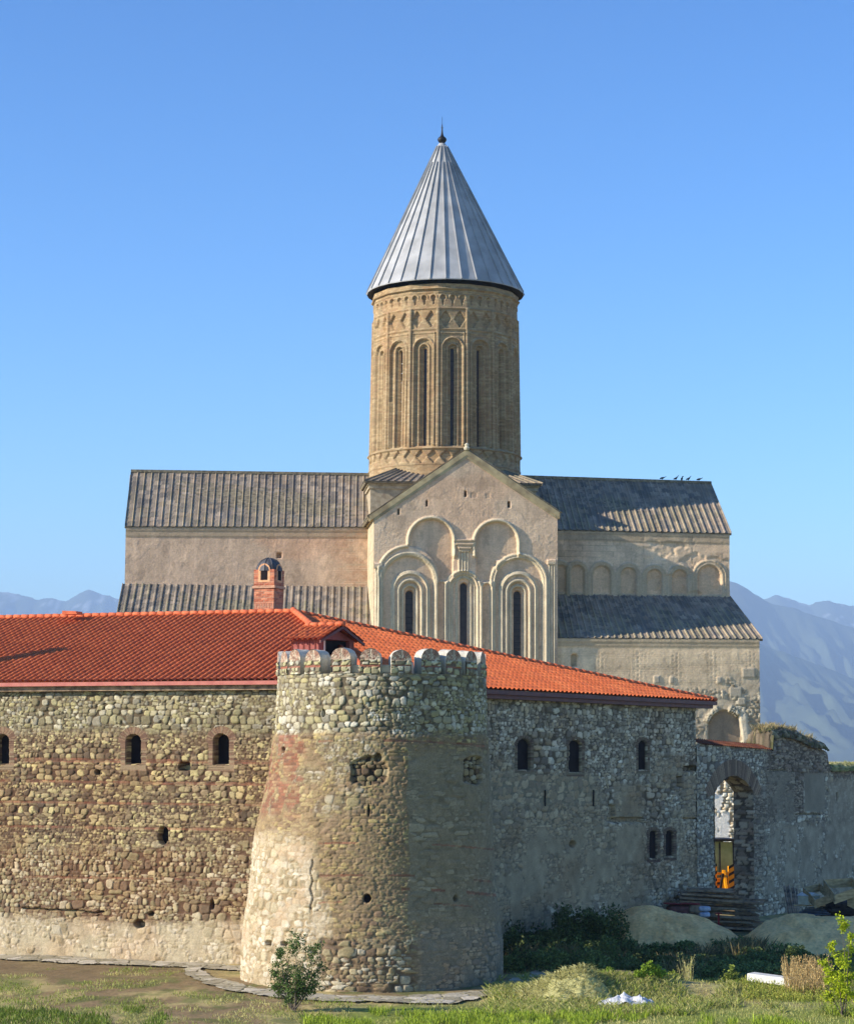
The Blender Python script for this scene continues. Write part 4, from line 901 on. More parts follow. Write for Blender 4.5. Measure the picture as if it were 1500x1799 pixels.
# corner colonnettes, middle capital and shafts
for cxs, yt in (((660, 664.5, 668.5), 994), ((964.5, 969, 973.5), 988)):
    for cx in cxs: roll(np.abs(px-cx), 0, .075, 1.5, py > yt)
    capm = (np.abs(px-np.mean(cxs)) < 8) & (np.abs(py-yt) < 4.5); H = np.where(capm, np.maximum(H, .17), H)
for cx in (806.5, 811.5, 816.5, 821.5): roll(np.abs(px-cx), 0, .075, 1.5, (py > 966) & (py < 1004))
capm = (np.abs(px-816) < 19-np.clip((py-950)/18, 0, 1)*9) & (py > 948) & (py < 970); H = np.where(capm, .16+.04*np.sin((py-948)*.9)+.03*fbm(U*9, V*9, 507, 2), H)
C_ = mixc(C_, np.ones(C_.shape)*lin(168, 148, 116), capm*.6)
for cx in (798, 835): roll(np.abs(px-cx), 0, .08, 1.3, (py > 966) & (py < 980))
for x, y, w2, h2, dp in ((817.6, 867.5, 1.7, 5, .35), (750, 884, 1.5, 5, .35), (700.3, 899, 1.5, 5, .35), (894, 886.5, 1.8, 5, .35), (832, 870, 5.5, 4.5, .02), (857, 871, 4, 4, .02)):
    d = np.maximum(np.abs(px-x)-w2, np.abs(py-y)-h2); k = sstep(d, .5, -.5); H = H-dp*k; C_ = mixc(C_, C_*(.8 if dp < .1 else .35), k)
side = sstep(U, ftl[0]+.35, ftl[0]+.1)
relief('transept_wall', P, np.broadcast_to(-ey, P.shape), H, C_, M_fac, ca)
for ol in (arch_outline(720, 7.5, 1036, 1160, 1.2), arch_outline(910, 7.5, 1037, 1160, 1.2)):
    wn = pane('window', ol, OC+ey*YF, -ey, .62, M_wglass, ca)
    for k in range(9):
        mbw = MB(); yy = 1052+k*11; a = hit(ol[0][0], yy, OC+ey*(YF+.60), -ey); b = hit(ol[-1][0], yy, OC+ey*(YF+.60), -ey); mbw.bar(a, b, .05, .05).build('glazing_bar', M_dkmetal, wn)
pane('window', arch_outline(815, 7, 1023, 1160, 1.2), OC+ey*YF, -ey, .48, M_wglass, ca)
for cx, hw, yt, yb in ((1008.5, 5.5, 1149, 1172),): pane('window', arch_outline(cx, hw, yt, yb, 1), OC+ey*YA, -ey, .28, M_stone, ca)
# transept body, side walls
tb = MB(); hwT = (ftr[0]-ftl[0])/2; xm = (ftl[0]+ftr[0])/2
pts = [cw(ftl[0], YF, 0), cw(ftr[0], YF, 0), cw(ftr[0], YF, ftr[1]), cw(fap[0], YF, fap[1]), cw(ftl[0], YF, ftl[1])]
body = [p+ey*.75 for p in pts]; tb.prism(body, ey*8).build('transept_core', M_stone, ca)
Sy, Sz = np.meshgrid(np.arange(YF, YW+.1, .07), np.arange(9, ftl[1], .07))
for x, nn in ((ftl[0], -ex), (ftr[0], ex)):
    Ps = OC+x*ex+Sy[..., None]*ey+Sz[..., None]*z3; h_, c_ = stucco(Sy, Sz, 521, lin(186, 172, 142), .2)
    e_, q1, q2 = bricks(Sy, Sz, .8, .4, 522); c_ = c_*(1-(1-e_)*.25)[..., None]
    relief('transept_side', Ps, np.broadcast_to(nn, Ps.shape), h_*.5, c_, M_fac, ca)
# rake cornices and roof of the transept
tr0 = fxy(819.5, 789.5); tl_ = fxy(646, 906); trr_ = fxy(986, 901)
yr0, yr1 = YF-.04, -4.5
TRF = []
for (ep, s) in ((tl_, -1), (trr_, 1)):
    a = cw(ep[0], yr0, ep[1]-.06); b = cw(ep[0], yr1, ep[1]-.06); c = cw(tr0[0], yr0, tr0[1]); d = cw(tr0[0], yr1, tr0[1])
    if s > 0: slab_roof('transept_roof', a, b, c, d, 15, ca)
    else: slab_roof('transept_roof', b, a, d, c, 15, ca)
mk = MB(); M_rake = mat_proc('rake_stone', tuple(lin(150, 132, 100)), tuple(lin(200, 182, 138)), 1.2, .9, .3)
def rake(mb, ep, ap, y0, y1, off, th):
    a = cw(ep[0], y0, ep[1]-off); b = cw(ap[0], y0, ap[1]-off); mb.prism([a, b, b-z3*th, a-z3*th], ey*(y1-y0))
mk = MB(); rake(mk, (tl_[0]+.12, tl_[1]+.02), tr0, YF-.09, YF+.4, .0, .40); rake(mk, (tl_[0]+.42, tl_[1]+.24), tr0, YF-.06, YF+.4, .40, .22)
mk.build('rake_cornice', M_rake, ca)
mk = MB(); rake(mk, (trr_[0]-.12, trr_[1]+.02), tr0, YF-.09, YF+.4, .0, .40); rake(mk, (trr_[0]-.42, trr_[1]+.24), tr0, YF-.06, YF+.4, .40, .22)
mk.build('rake_cornice', M_rake, ca)
q = cw(tr0[0], YF-.1, tr0[1]); MB().lathe(q, [(.16, -.05), (.22, .1), (.12, .2), (.17, .32), (.06, .42), (.01, .45)], 8).build('gable_finial', mat_proc('pale_stone', tuple(lin(190, 180, 150)), tuple(lin(220, 210, 185)), 3, .9, .2), ca)
for s, ep in ((-1, ftl), (1, ftr)):
    MB().bx(ep[0]-.16 if s < 0 else ep[0]-.1, ep[0]+.1 if s < 0 else ep[0]+.16, YF-.05, YW, ep[1]-.25, ep[1]+.05, FC).build('eave_cornice', M_rake, ca)
# --- crossing block under the drum
ZB = cl(700, 847, -6.1)[1]
bw = 6.1; YB = -6.1
xc0 = cl(650.5, 870, YB)[0]; xc1 = cl(942, 870, YB)[0]
h4 = MB().bx(xc0, xc1, YB, 6.1, 20, ZB-.25, FC).bx(xc0-.12, xc1+.12, YB-.12, 6.2, ZB-.5, ZB-.25, FC).bx(xc0-.22, xc1+.22, YB-.22, 6.3, ZB-.25, ZB, FC)
h4.build('crossing_block', M_stone, ca)
xs0, xs1, ya, yb_ = xc0-.45, xc1+.4, YB-.5, 6.5; zt = ZB+2.6; xm_ = (xs0+xs1)/2
for a, b, c, d in (((xs0, ya), (xs1, ya), (xm_-1.2, -1.2), (xm_+1.2, -1.2)), ((xs0, yb_), (xs0, ya), (xm_-1.2, 1.2), (xm_-1.2, -1.2)), ((xs1, ya), (xs1, yb_), (xm_+1.2, -1.2), (xm_+1.2, 1.2)), ((xs1, yb_), (xs0, yb_), (xm_+1.2, 1.2), (xm_-1.2, 1.2))):
    slab_roof('crossing_roof', cw(*a, ZB), cw(*b, ZB), cw(*c, zt), cw(*d, zt), 24, ca)
# --- drum
zd = lambda y: cl(797, y, -5.4)[1]
RB = 5.60; RTp = 5.42
zA, zBq = zd(787), zd(500)
FW = 22.5*D2R
AL, V = np.meshgrid(np.arange(-math.pi, math.pi+.004, .0088), np.concatenate([np.arange(zd(845)-1.5, zd(789), .06), np.linspace(zd(789), zd(498), 260)]))
kf_ = np.round(AL/FW)*FW; al = AL-kf_; Rz = np.where(V > zA, RB+(RTp-RB)*(V-zA)/(zBq-zA), RB+.06)
apo = Rz*math.cos(FW/2); xx = apo*np.tan(al)
ncyl = np.stack([np.sin(AL), -np.cos(AL), 0*AL], -1); nfac = np.stack([np.sin(kf_), -np.cos(kf_), 0*AL], -1); tfac = np.stack([np.cos(kf_), np.sin(kf_), 0*AL], -1)
up_part = V > zA
loc = np.where(up_part[..., None], nfac*apo[..., None]+tfac*xx[..., None], ncyl*Rz[..., None])
nn = np.where(up_part[..., None], nfac, ncyl)
P = OC+loc[..., :1]*ex+loc[..., 1:2]*ey+V[..., None]*z3; N = nn[..., :1]*ex+nn[..., 1:2]*ey
n_1 = fbm(AL*6, V*.8, 601, 4); e_, r1_, r2_ = bricks(AL*5.5, V, .36, .13, 603)
BRD = [lin(172, 146, 108), lin(162, 138, 102), lin(180, 156, 118), lin(166, 138, 104), lin(156, 134, 100)]
C_ = palette(r1_, BRD)*np.array([.93, .96, 1.0])*(.95+.1*r2_)[..., None]*(.84+.32*n_1)[..., None]; C_ = mixc(C_*.8, C_, e_)
C_ = mixc(C_, C_*np.array([.93, .82, .74]), sstep(fbm(AL*3, V*.35, 607, 3), .5, .65)*.7)
H = .012*e_
hwf = apo*math.tan(FW/2); edge = hwf-np.abs(xx)
def lev(y, h=.09, a=.09):
    t = (V-zd(y))/h; return np.where(np.abs(t) < 1, a*np.sqrt(np.maximum(1-t*t, 0)), 0)
mid_ = up_part & (V < zd(541)); H = np.where(mid_ & (edge < .10), H+.12, H)
H = H+np.where(mid_ & (V < zd(584)) & (edge > .20) & (edge < .28), .06, 0)
for y, h, a in ((507, .07, .12), (513, .06, .07), (541, .07, .09), (578, .07, .09), (787, .10, .16)): H = np.maximum(H, lev(y, h, a+.01))
H = np.where(V > zd(507), H+.10, H)
tt = np.abs(V-zd(585)); H = np.where((tt < .05) & (edge > .2), H+.06, H)
def archm(hw, zapex, zbot):
    zs = zapex-hw; return np.where(V > zs, np.hypot(xx, V-zs)-hw, np.abs(xx)-hw), (V > zbot)
zbt = zd(783)
d1, m1 = archm(.76, zd(593), zbt); d2, m2 = archm(.39, zd(602.5), zbt); d3, m3 = archm(.14, zd(610), zbt+.05)
mm = up_part & m1
H = np.where(mm & (d1 < -.05), H-.14, H); t = d1; H = np.where(mm & (np.abs(t) < .10), H+1.1*np.sqrt(np.maximum(.01-t*t, 0)), H)
t = d1+.17; H = np.where(mm & (np.abs(t) < .05), H+np.sqrt(np.maximum(.0025-t*t, 0)), H)
t = d2; H = np.where(mm & (np.abs(t) < .085), H+1.2*np.sqrt(np.maximum(.0072-t*t, 0)), H)
H = np.where(mm & (d2 < -.09), H-.16, H); t = d3-.06; H = np.where(mm & (np.abs(t) < .045), H+.07, H)
hole_ = mm & m3 & (d3 < 0); H = np.where(hole_, H-.35, H)
# frieze of horseshoe arches
z1_, zb1 = zd(522), zd(536); cell = 2*hwf/3; fx_ = np.mod(xx+hwf, cell)-cell/2
dc_ = np.hypot(fx_, V-z1_)-.17; dv_ = np.where((V < z1_) & (V > zb1), np.abs(fx_)-.13*(V-zb1)/(z1_-zb1), 9)
H = np.where(up_part & (np.minimum(dc_, dv_) < 0), H-.13, H)
arcr = np.hypot(fx_-0, V-z1_); H = np.where(up_part & (V > z1_-.05) & (np.abs(arcr-.25) < .05), H+.05, H)
# diamonds
zc_ = zd(559.5); cell = hwf; fx_ = np.mod(xx+hwf, cell)-cell/2; dd_ = np.abs(fx_)/.42+np.abs(V-zc_)/.62-1
H = np.where(up_part & (dd_ < 0) & (edge > .1), H-.16, H)
# zigzag band on the round base
zc2_ = zd(802); nz_ = 38; fa = np.mod(AL*nz_/(2*math.pi), 1)-.5; cb_ = fa*2*math.pi*5.66/nz_; 
dd_ = np.abs(cb_)/.46+np.abs(V-zc2_)/.5-1; H = np.where((~up_part) & (dd_ < 0), H-.13, H)
H = np.where((~up_part) & (np.abs(V-zd(815)) < .05), H+.05, H)
relief('drum', P, N, H, C_, M_fac, ca)
for k in range(-5, 6):
    a = k*FW; n = math.sin(a)*ex-math.cos(a)*ey; t = math.cos(a)*ex+math.sin(a)*ey; q = OC+n*(5.5*math.cos(FW/2)-.50)
    z_0, z_1 = zbt+.02, zd(610)-.05
    wn = MB().box(q+z3*(z_0+z_1)/2, t, n, z3, .34, .06, z_1-z_0).build('window', M_wglass, ca)
    if k in (-2, -1, 0):
        for j in range(9): zz = z_0+.6+j*(z_1-z_0-.8)/9; MB().bar(q+n*.05-t*.14+z3*zz, q+n*.05+t*.14+z3*zz, .04, .05).build('glazing_bar', M_white if k == -2 else M_dkmetal, wn)
# --- cone
zE = zd(492); pe = at_depth(781, 520, 165); zE = (cl(644, 517, 0)[1]+cl(922, 524, 0)[1])/2+.12
zap = cl(776.5, 252, 0)[1]; RE = 5.92; xa_ = cl(776.5, 252, 0)[0]; NS = 32
mbc = MB(); v = []; f = []
apx = cw(xa_, 0, zap)
M_soff = mat_proc('shaded_soffit', (.03, .025, .02), (.06, .05, .04), 4, .9, .2)  # near-black colour carries the shade under the cone eave
v0 = MB()
lv = [(RE, zE), (.30, zap-.35), (.22, zap)]
def cpt(a, r, z):
    tz_ = (z-zE)/(zap-zE); return OC+ex*(r*math.sin(a)+xa_*tz_)+ey*(-r*math.cos(a))+z3*z
ring_ = []
for r, z in [(RE, zE-.07), (RE+.02, zE)]+[(RE+(.26-RE)*t, zE+(zap-zE)*t) for t in np.linspace(.03, 1, 18)]:
    ring_.append([cpt((i+.5)*2*math.pi/NS, r, z) for i in range(NS)])
for rg in ring_: v += rg
for j in range(len(ring_)-1):
    for i in range(NS): f.append((j*NS+i, j*NS+(i+1) % NS, (j+1)*NS+(i+1) % NS, (j+1)*NS+i))
cone = MB().add(v, f).build('cone_roof', M_metal, ca)
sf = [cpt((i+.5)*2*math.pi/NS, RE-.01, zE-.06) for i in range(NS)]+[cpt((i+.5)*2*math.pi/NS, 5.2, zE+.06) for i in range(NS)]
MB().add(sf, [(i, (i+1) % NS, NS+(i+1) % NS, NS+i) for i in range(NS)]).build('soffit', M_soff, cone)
mbs = MB()
for i in range(NS):
    a = (i+.5)*2*math.pi/NS; te = .98 if i % 2 == 0 else .86
    p = cpt(a, RE+.05, zE); q = cpt(a, RE+(.26-RE)*te+.05, zE+(zap-zE)*te)
    mbs.bar(p, q, .05, .11, up=(math.sin(a), -math.cos(a), 0))
mbs.build('standing_seams', M_metal, cone)
MB().lathe(apx-z3*.9, [(.36, -.5), (.30, 0), (.22, .6), (.17, .9)], 16).build('cone_cap', M_metal, cone)
fin = MB().lathe(apx-z3*.05, [(.16, -.1), (.18, .1), (.28, .2), (.36, .36), (.30, .5), (.15, .62), (.10, .75), (.06, 1.0), (.035, 1.5), (.02, 1.6)], 14).build('spire_finial', M_dkmetal, ca, smooth=True)
MB().bar(apx+z3*1.4, apx+z3*2.1, .025).bar(apx+z3*1.25-ex*.09, apx+z3*1.25+ex*.09, .04).build('cross_rod', M_dkmetal, fin)

# ------------------------------------------------------------------ birds on the far ridge
bird_px = [(1163, 843, 0, 'small dark bird crouching leftmost on the right wing ridge'), (1187, 844.5, 1, 'dark bird leaning forward with raised tail, second from the left on the ridge'), (1197.5, 845, 2, 'dark bird sitting upright in the middle of the ridge row'), (1209, 845.5, 1, 'dark bird with long slanting tail, second from the right on the ridge'), (1227.5, 847.5, 0, 'small dark bird sitting alone nearest the right gable end of the ridge')]
for bx_, by_, pose, lab in bird_px:
    xr = cl(bx_, by_, 0)[0]; tt_ = (xr-np.dot(rr0-OC, ex))/np.dot(rr1-rr0, ex); b = rr0+(rr1-rr0)*tt_+z3*.17; 
    tl = [25, 50, 75][pose]*D2R; dr = ex*math.cos(tl)+z3*math.sin(tl); c = b+z3*.13
    L_ = .22
    if pose == 2: pts = [c-dr*.16-ex*.02, c-dr*.08, c, c+dr*.10, c+dr*.15, c+dr*.2+ex*.04, c+dr*.2+ex*.1]; rs = [.02, .06, .085, .06, .05, .045, .006]
    else: pts = [c-ex*.20-z3*.05, c-ex*.14-z3*.02, c-ex*.08+z3*.01, c+z3*.01, c+dr*.10, c+dr*.2, c+dr*.34]; rs = [.006, .045, .06, .085, .06, .03, .018]
    mbb = MB().tube(pts, rs, 8).tube([c-z3*.02, c-z3*.15], .012, 4)
    o = mbb.build('bird', M_bird, None, smooth=True); centre(o); tag(o, lab, 'bird', 'birds on the church ridge')

# ------------------------------------------------------------------ mountains
def mountain(name, label, prof, D, run, seed, snow=False, col=lin(92, 104, 78, .6)):
    pxs = np.arange(-500, 2001, 6.0); t = np.linspace(0, 1, 90); PX, T = np.meshgrid(pxs, t)
    rid = interp(PX, prof); zt = (1330-rid)/3921*D
    Dn = D-run*T; X = (PX-750)/3921*D
    n = fbm(PX*.012, T*3+seed, seed, 5); rg = .6*np.abs(fbm(PX*.018+T*.8, T*1.5, seed+3, 4)-.5)*2+.4*np.abs(fbm(PX*.06-T*2, T*3, seed+4, 4)-.5)*2.4
    fall = 1-T**.85; Z = zt*fall+zt*(rg-.4)*.55*np.sin(T*math.pi)+zt*.02*(fbm(PX*.1, T*8, seed+6, 3)-.5)-3*T
    back = 12
    P = np.stack([X, Dn, np.maximum(Z, -3)], -1)
    C_ = np.ones(P.shape)*col*(.55+.5*n+.4*fbm(PX*.25, T*60, seed+8, 3))[..., None]
    if snow: C_ = mixc(C_, np.ones(P.shape)*lin(225, 228, 235), ((T < .10) & (fbm(PX*.08, T*40, seed+9, 3) > .66)).astype(float)*.35)
    N = np.zeros_like(P); N[..., 2] = 1
    idx = np.arange(PX.size).reshape(PX.shape); q = np.stack([idx[1:, :-1], idx[1:, 1:], idx[:-1, 1:], idx[:-1, :-1]], -1).reshape(-1, 4)
    # back slope
    Vb = np.stack([X[0], Dn[0]+run*.8, X[0]*0-3], -1); V = np.concatenate([P.reshape(-1, 3), Vb]); Cb = np.concatenate([C_.reshape(-1, 3), C_[0]])
    nb = PX.size; k = np.arange(len(pxs)-1); qb = np.stack([idx[0, k], idx[0, k+1], nb+k+1, nb+k], -1)
    o = link(name, mesh_np(name, V, np.concatenate([q, qb]), Cb, True), M_hill); tag(o, label, 'mountains', kind='structure')
mountain('mountains', 'distant blue mountain range with traces of snow', [(-500, 1090), (-100, 1050), (0, 1042), (30, 1047), (62, 1056), (80, 1052), (110, 1058), (135, 1043), (155, 1037), (190, 1049), (240, 1066), (600, 1060), (1000, 1040), (1240, 1040), (1330, 1052), (1352, 1046), (1368, 1040), (1385, 1046), (1425, 1056), (1462, 1050), (1500, 1060), (1600, 1048), (2000, 1070)], 13500, 3500, 701, True)
mountain('mountains', 'steep blue wooded mountain right of the cathedral', [(-500, 1290), (900, 1230), (1100, 1080), (1200, 990), (1262, 1008), (1287, 1016), (1310, 1024), (1332, 1040), (1360, 1056), (1400, 1062), (1440, 1078), (1500, 1096), (1600, 1120), (2000, 1180)], 10500, 2600, 711)
mountain('mountains', 'darker blue wooded foothills below the mountains', [(-500, 1290), (900, 1280), (1180, 1100), (1300, 1108), (1345, 1128), (1380, 1140), (1430, 1158), (1470, 1172), (1500, 1186), (1600, 1200), (2000, 1230)], 8200, 2400, 721)

# ------------------------------------------------------------------ things in the yard
def up_to(px_, py_, D): return at_depth(px_, py_, D)
def gnd(x, y): return float(gz(np.array(float(x)), np.array(float(y))))
# sand heaps
def heap(name, label, outline, D, depth, seed, cat='sand heap', cols=(lin(244, 200, 134), lin(224, 180, 118)), rough=.34, mat=None):
    xs = np.array([at_depth(x, y, D)[0] for x, y in outline]); zs = np.array([at_depth(x, y, D)[2] for x, y in outline])
    X, T = np.meshgrid(np.arange(xs[0], xs[-1], .05), np.linspace(-1, 1, 60)); top = np.interp(X, xs, zs)
    Y = D+depth*T; g0 = gz(X, Y)-.12
    prof = np.clip(1-np.abs(T)**1.5, 0, 1)
    Z = g0+np.maximum(top-g0, 0)*prof + rough*(fbm(X*1.1, Y*1.1, seed, 5)-.5)*np.minimum(prof*3, 1)
    pit = sstep(fbm(X*2.2, Y*2.2, seed+3, 3), .64, .72); Z = Z-.06*pit*(prof > .1)+.05*(fbm(X*4, Y*4, seed+5, 4)-.5)*np.minimum(prof*4, 1)
    C_ = mixc(np.ones(X.shape+(3,))*cols[0], np.ones(X.shape+(3,))*cols[1], sstep(fbm(X*1.5, Y*1.5, seed+1, 5), .4, .62))*(.9+.2*vn(X*14, Y*14, seed))[..., None]
    P_ = np.stack([X, Y, Z], -1); N_ = np.zeros_like(P_); N_[..., 2] = 1
    o = relief(name, P_, N_, X*0, C_, mat or M_soil); centre(o); tag(o, label, cat); return o
heap('sand_heap', 'tan sand heap in the shade left of the stacked boards', [(1030, 1660), (1060, 1630), (1085, 1606), (1110, 1597), (1140, 1594), (1175, 1600), (1210, 1607), (1245, 1617), (1275, 1632), (1300, 1650)], 89, 3.4, 801)
heap('sand_heap', 'large pitted sand heap in front of the timber frames', [(1295, 1672), (1320, 1640), (1345, 1620), (1370, 1612), (1400, 1608), (1440, 1606), (1480, 1608), (1520, 1610), (1580, 1625), (1640, 1660)], 88, 3.4, 807)
hay = [lin(176, 170, 112), lin(128, 124, 74)]
h1 = heap('hay_heap', 'mown hay heaped beside the white sheet in front of the tower', [(893, 1765), (915, 1742), (945, 1728), (975, 1712), (1005, 1700), (1030, 1698), (1050, 1715), (1075, 1745)], 69.5, 1.5, 811, 'hay heap', hay, .25)
h2 = heap('rubbish_heap', 'weedy rubble heap behind the crumpled white sheet', [(1020, 1745), (1050, 1712), (1080, 1706), (1110, 1706), (1150, 1716), (1185, 1735), (1215, 1755)], 71.5, 1.3, 815, 'rubble heap', (lin(128, 116, 88), lin(92, 88, 60)), .3)
# stacked boards
bc = up_to(1258, 1600, 97.5); bc[2] = 0
rb = random.Random(5); kk = 0
for lay in range(11):
    for j in range(3):
        z = .10+lay*.165; y = bc[1]-.7+j*.5+rb.uniform(-.1, .1); L_ = rb.uniform(3.1, 3.9) if lay < 9 else rb.uniform(2.0, 3.0)
        x0 = bc[0]-L_/2+rb.uniform(-.35, .3)-.2*(lay > 8); tl = rb.uniform(-.03, .05)
        a = np.array([x0, y, z+gnd(bc[0], bc[1])]); b = a+np.array([L_, rb.uniform(-.15, .15), -tl*L_-.10])
        o = MB().bar(a, b, rb.uniform(.30, .44), rb.uniform(.06, .10)).build('board', M_oldwood); centre(o)
        tag(o, 'weathered dark board at the %s of the %s layer down in the stack' % (('front', 'middle', 'back')[j], ('eleventh', 'tenth', 'ninth', 'eighth', 'seventh', 'sixth', 'fifth', 'fourth', 'third', 'second', 'first')[lay]), 'board', 'old boards stacked below the gate')
# bundle, tarp, sacks, post
def lump(name, c, sx, sy, sz, mat, label, cat, seed, group=None, yaw=0):
    A, B = np.meshgrid(np.linspace(0, 2*math.pi, 28), np.linspace(-math.pi/2, math.pi/2, 16))
    def se(v, p): return np.sign(v)*np.abs(v)**p
    X = sx*se(np.cos(B), .5)*se(np.cos(A), .6); Y = sy*se(np.cos(B), .5)*se(np.sin(A), .6); Z = sz*(se(np.sin(B), .6)+1)
    d = 1+.14*(fbm(A*2, B*2.5, seed, 3)-.5)*np.minimum(1, np.minimum(A, 2*math.pi-A)*2); X = X*d; Y = Y*d; Z = Z*d
    cy, sy_ = math.cos(yaw), math.sin(yaw); P_ = np.stack([c[0]+X*cy-Y*sy_, c[1]+X*sy_+Y*cy, c[2]+Z], -1)
    o = relief(name, P_, P_*0, X*0, np.ones(P_.shape)*.5, mat); centre(o); tag(o, label, cat, group); return o
def gp(px_, py_, D): p = at_depth(px_, py_, D); return p
p = gp(1196, 1608, 95.2); lump('bundle', p, .62, .4, .22, M_bundle, 'dull maroon wrapped bundle at the left foot of the board stack', 'bundle', 3)
p = gp(1222, 1606, 95.0); lump('bundle', p, .34, .3, .20, M_oldwood, 'brown dusty bundle between the maroon bundle and the pale sacks', 'bundle', 4)
p = gp(1237, 1612, 94.8); lump('sack', p, .24, .22, .11, M_sack, 'pale sack lying lowest beside the board stack', 'sack', 5); p[2] += .24; lump('sack', p, .26, .22, .11, M_sack, 'pale blue white sack lying on top of the lower sack', 'sack', 6)
q = gp(1205, 1589, 95.2); mbq = MB()
Xr, Yr = np.meshgrid(np.linspace(-.95, .55, 26), np.linspace(-.5, .4, 12)); Zr = .10*fbm(Xr*4, Yr*4, 821, 4)+.05
P_ = np.stack([q[0]+Xr, q[1]+Yr, q[2]+Zr-.06], -1); N_ = P_*0; N_[..., 2] = 1
o = relief('cloth', P_, N_, Xr*0, P_*0+.5, M_red); sol = o.modifiers.new('thick', 'SOLIDIFY'); sol.thickness = .02; centre(o); tag(o, 'crumpled red cloth spread over the maroon bundle', 'cloth')
a = gp(1262, 1604, 93.2); o = MB().bar(a, a-z3*.95, .07).bar(a-ex*.14-z3*.02, a+ex*.14-z3*.02, .05).bar(a-z3*.5-ex*.5, a-z3*.5+ex*.1, .05).build('post', M_red); centre(o); tag(o, 'red painted post standing in front of the board stack', 'post')
# leaning poles
for i, (xb, xt, yt) in enumerate(((1388, 1377, 1557), (1391, 1382, 1559), (1395, 1385, 1556), (1398, 1391, 1561), (1402, 1394, 1560), (1404, 1399, 1563))):
    b = gp(xt, yt, 100.5); a = gp(xb, 1612, 98.6); o = MB().tube([a-z3*.1, (a+b)/2, b], [.06, .055, .045], 7).build('pole', M_oldwood, None, True); centre(o)
    tag(o, '%s of the six weathered wooden poles leaning on the ruined wall' % ('leftmost', 'second from left', 'third from left', 'third from right', 'second from right', 'rightmost')[i], 'pole', 'poles leaning on the ruined wall')
# pallet of sheets, board and white box
for i in range(5):
    a = gp(1399+i*5, 1609-i*3.2, 93.8); b = gp(1462-i*3, 1606-i*2.6, 93.4)
    o = MB().bar(a+ey*.2, b+ey*.2, .9-.1*i, .035).build('sheet', mat_proc('blue_grey_sheet', tuple(lin(78, 88, 104)), tuple(lin(112, 124, 142)), 3, .6, .1) if 'blue_grey_sheet' not in bpy.data.materials else bpy.data.materials['blue_grey_sheet']); centre(o); tag(o, 'blue grey sheet lying %s in the pile under the white box' % ('at the bottom', 'second from the bottom', 'in the middle', 'second from the top', 'on top')[i], 'sheet', 'sheets piled under the white box')
a = gp(1396, 1591, 93.6); b = gp(1452, 1591.5, 93.4); o = MB().bar(a+ey*.2, b+ey*.2, .8, .04).build('board', M_wood); centre(o); tag(o, 'pale wide board carrying the white box', 'board')
bxm = thing('white_box', 'small white wooden box with a shallow pitched lid on the pale board', 'box', gp(1421, 1590, 93.5))
c = gp(1421, 1590.3, 93.6); e1_, e2_ = np.array([.80, .6, 0]), np.array([-.6, .80, 0])
M_box = mat_proc('cream_paint', tuple(lin(186, 184, 160)), tuple(lin(212, 210, 190)), 3, .7, .1)
MB().box(c+z3*.20, e1_, e2_, z3, .66, .62, .36).build('body', M_box, bxm)
MB().prism([c+z3*.38-e1_*.37-e2_*.36, c+z3*.52-e2_*.36, c+z3*.38+e1_*.37-e2_*.36], e2_*.72).build('lid', M_white, bxm)
# formwork frames
def frame(label, cs, hgt, D, mat=M_wood):
    t = thing('timber_frame', label, 'timber frame', gp(*cs[0]), 'timber formwork frames on the dark pile'); n = len(cs)
    for i in range(n):
        a = gp(*cs[i]); b = gp(*cs[(i+1) % n]); MB().prism([a, b, b-z3*hgt, a-z3*hgt], np.cross((b-a)/np.linalg.norm(b-a), z3)*.045).build('side_board', mat, t)
frame('large open timber frame on top, tilted, by the right wall', [(1446, 1546, 92.5), (1497, 1543, 93.5), (1516, 1556, 91.5), (1466, 1573, 90.8)], .36, 92)
frame('open timber frame left of the largest one, behind the white box', [(1410, 1559, 93.8), (1440, 1552, 94.8), (1462, 1570, 93.3), (1432, 1582, 92.4)], .34, 92)
frame('lowest timber frame sticking out at the right edge', [(1488, 1572, 91.4), (1500, 1557, 92.6), (1530, 1562, 92.6), (1524, 1590, 90.8)], .45, 92)
o = MB()
for i in range(16): 
    a = gp(1440+rb.uniform(0, 40), 1590+rb.uniform(0, 22), 93.5+rb.uniform(-.4, .8)); b = a+np.array([rb.uniform(.8, 1.8), rb.uniform(-.3, .3), rb.uniform(-.15, .15)]); o.bar(a, b, rb.uniform(.2, .5), .1)
o.box(gp(1490, 1598, 94.2), ex, ey, z3, 2.6, 1.2, .7)  # near-black mass, shade of the space under the frames put into its colour
o = o.build('dark_pile', mat_proc('dark_space_fill', (.012, .011, .012), (.05, .045, .04), 4, .9, .3)); centre(o); tag(o, 'near-black pile standing in for the dark space beneath the timber frames', 'dark pile')
# white slab and crumpled sheet
a = gp(1318, 1716, 73.2); b = gp(1394, 1726, 72.4); o = MB().bar(a, b, .55, .24).build('slab', M_white, None, bevel=.02); centre(o); tag(o, 'long white slab lying in the grass by the dry stalks', 'slab')
q = ground_at(1098, 1768); Xr, Yr = np.meshgrid(np.linspace(-.85, .85, 70), np.linspace(-.5, .5, 40)); em = np.clip(1-np.abs(Xr/.85)**2.4-np.abs(Yr/.5)**2.2*.75, 0, 1)
Zr = em**.5*(.26+.5*np.abs(fbm(Xr*2.6, Yr*2.6, 831, 5)-.5)*2)*(.8+.5*vn(Xr*5, Yr*5, 835))
P_ = np.stack([q[0]+Xr*1.12+.10*(fbm(Xr*5, Yr*5, 833, 3)-.5), q[1]+Yr*1.1, q[2]+gnd(q[0], q[1])+Zr*.66-.02], -1); N_ = P_*0; N_[..., 2] = 1
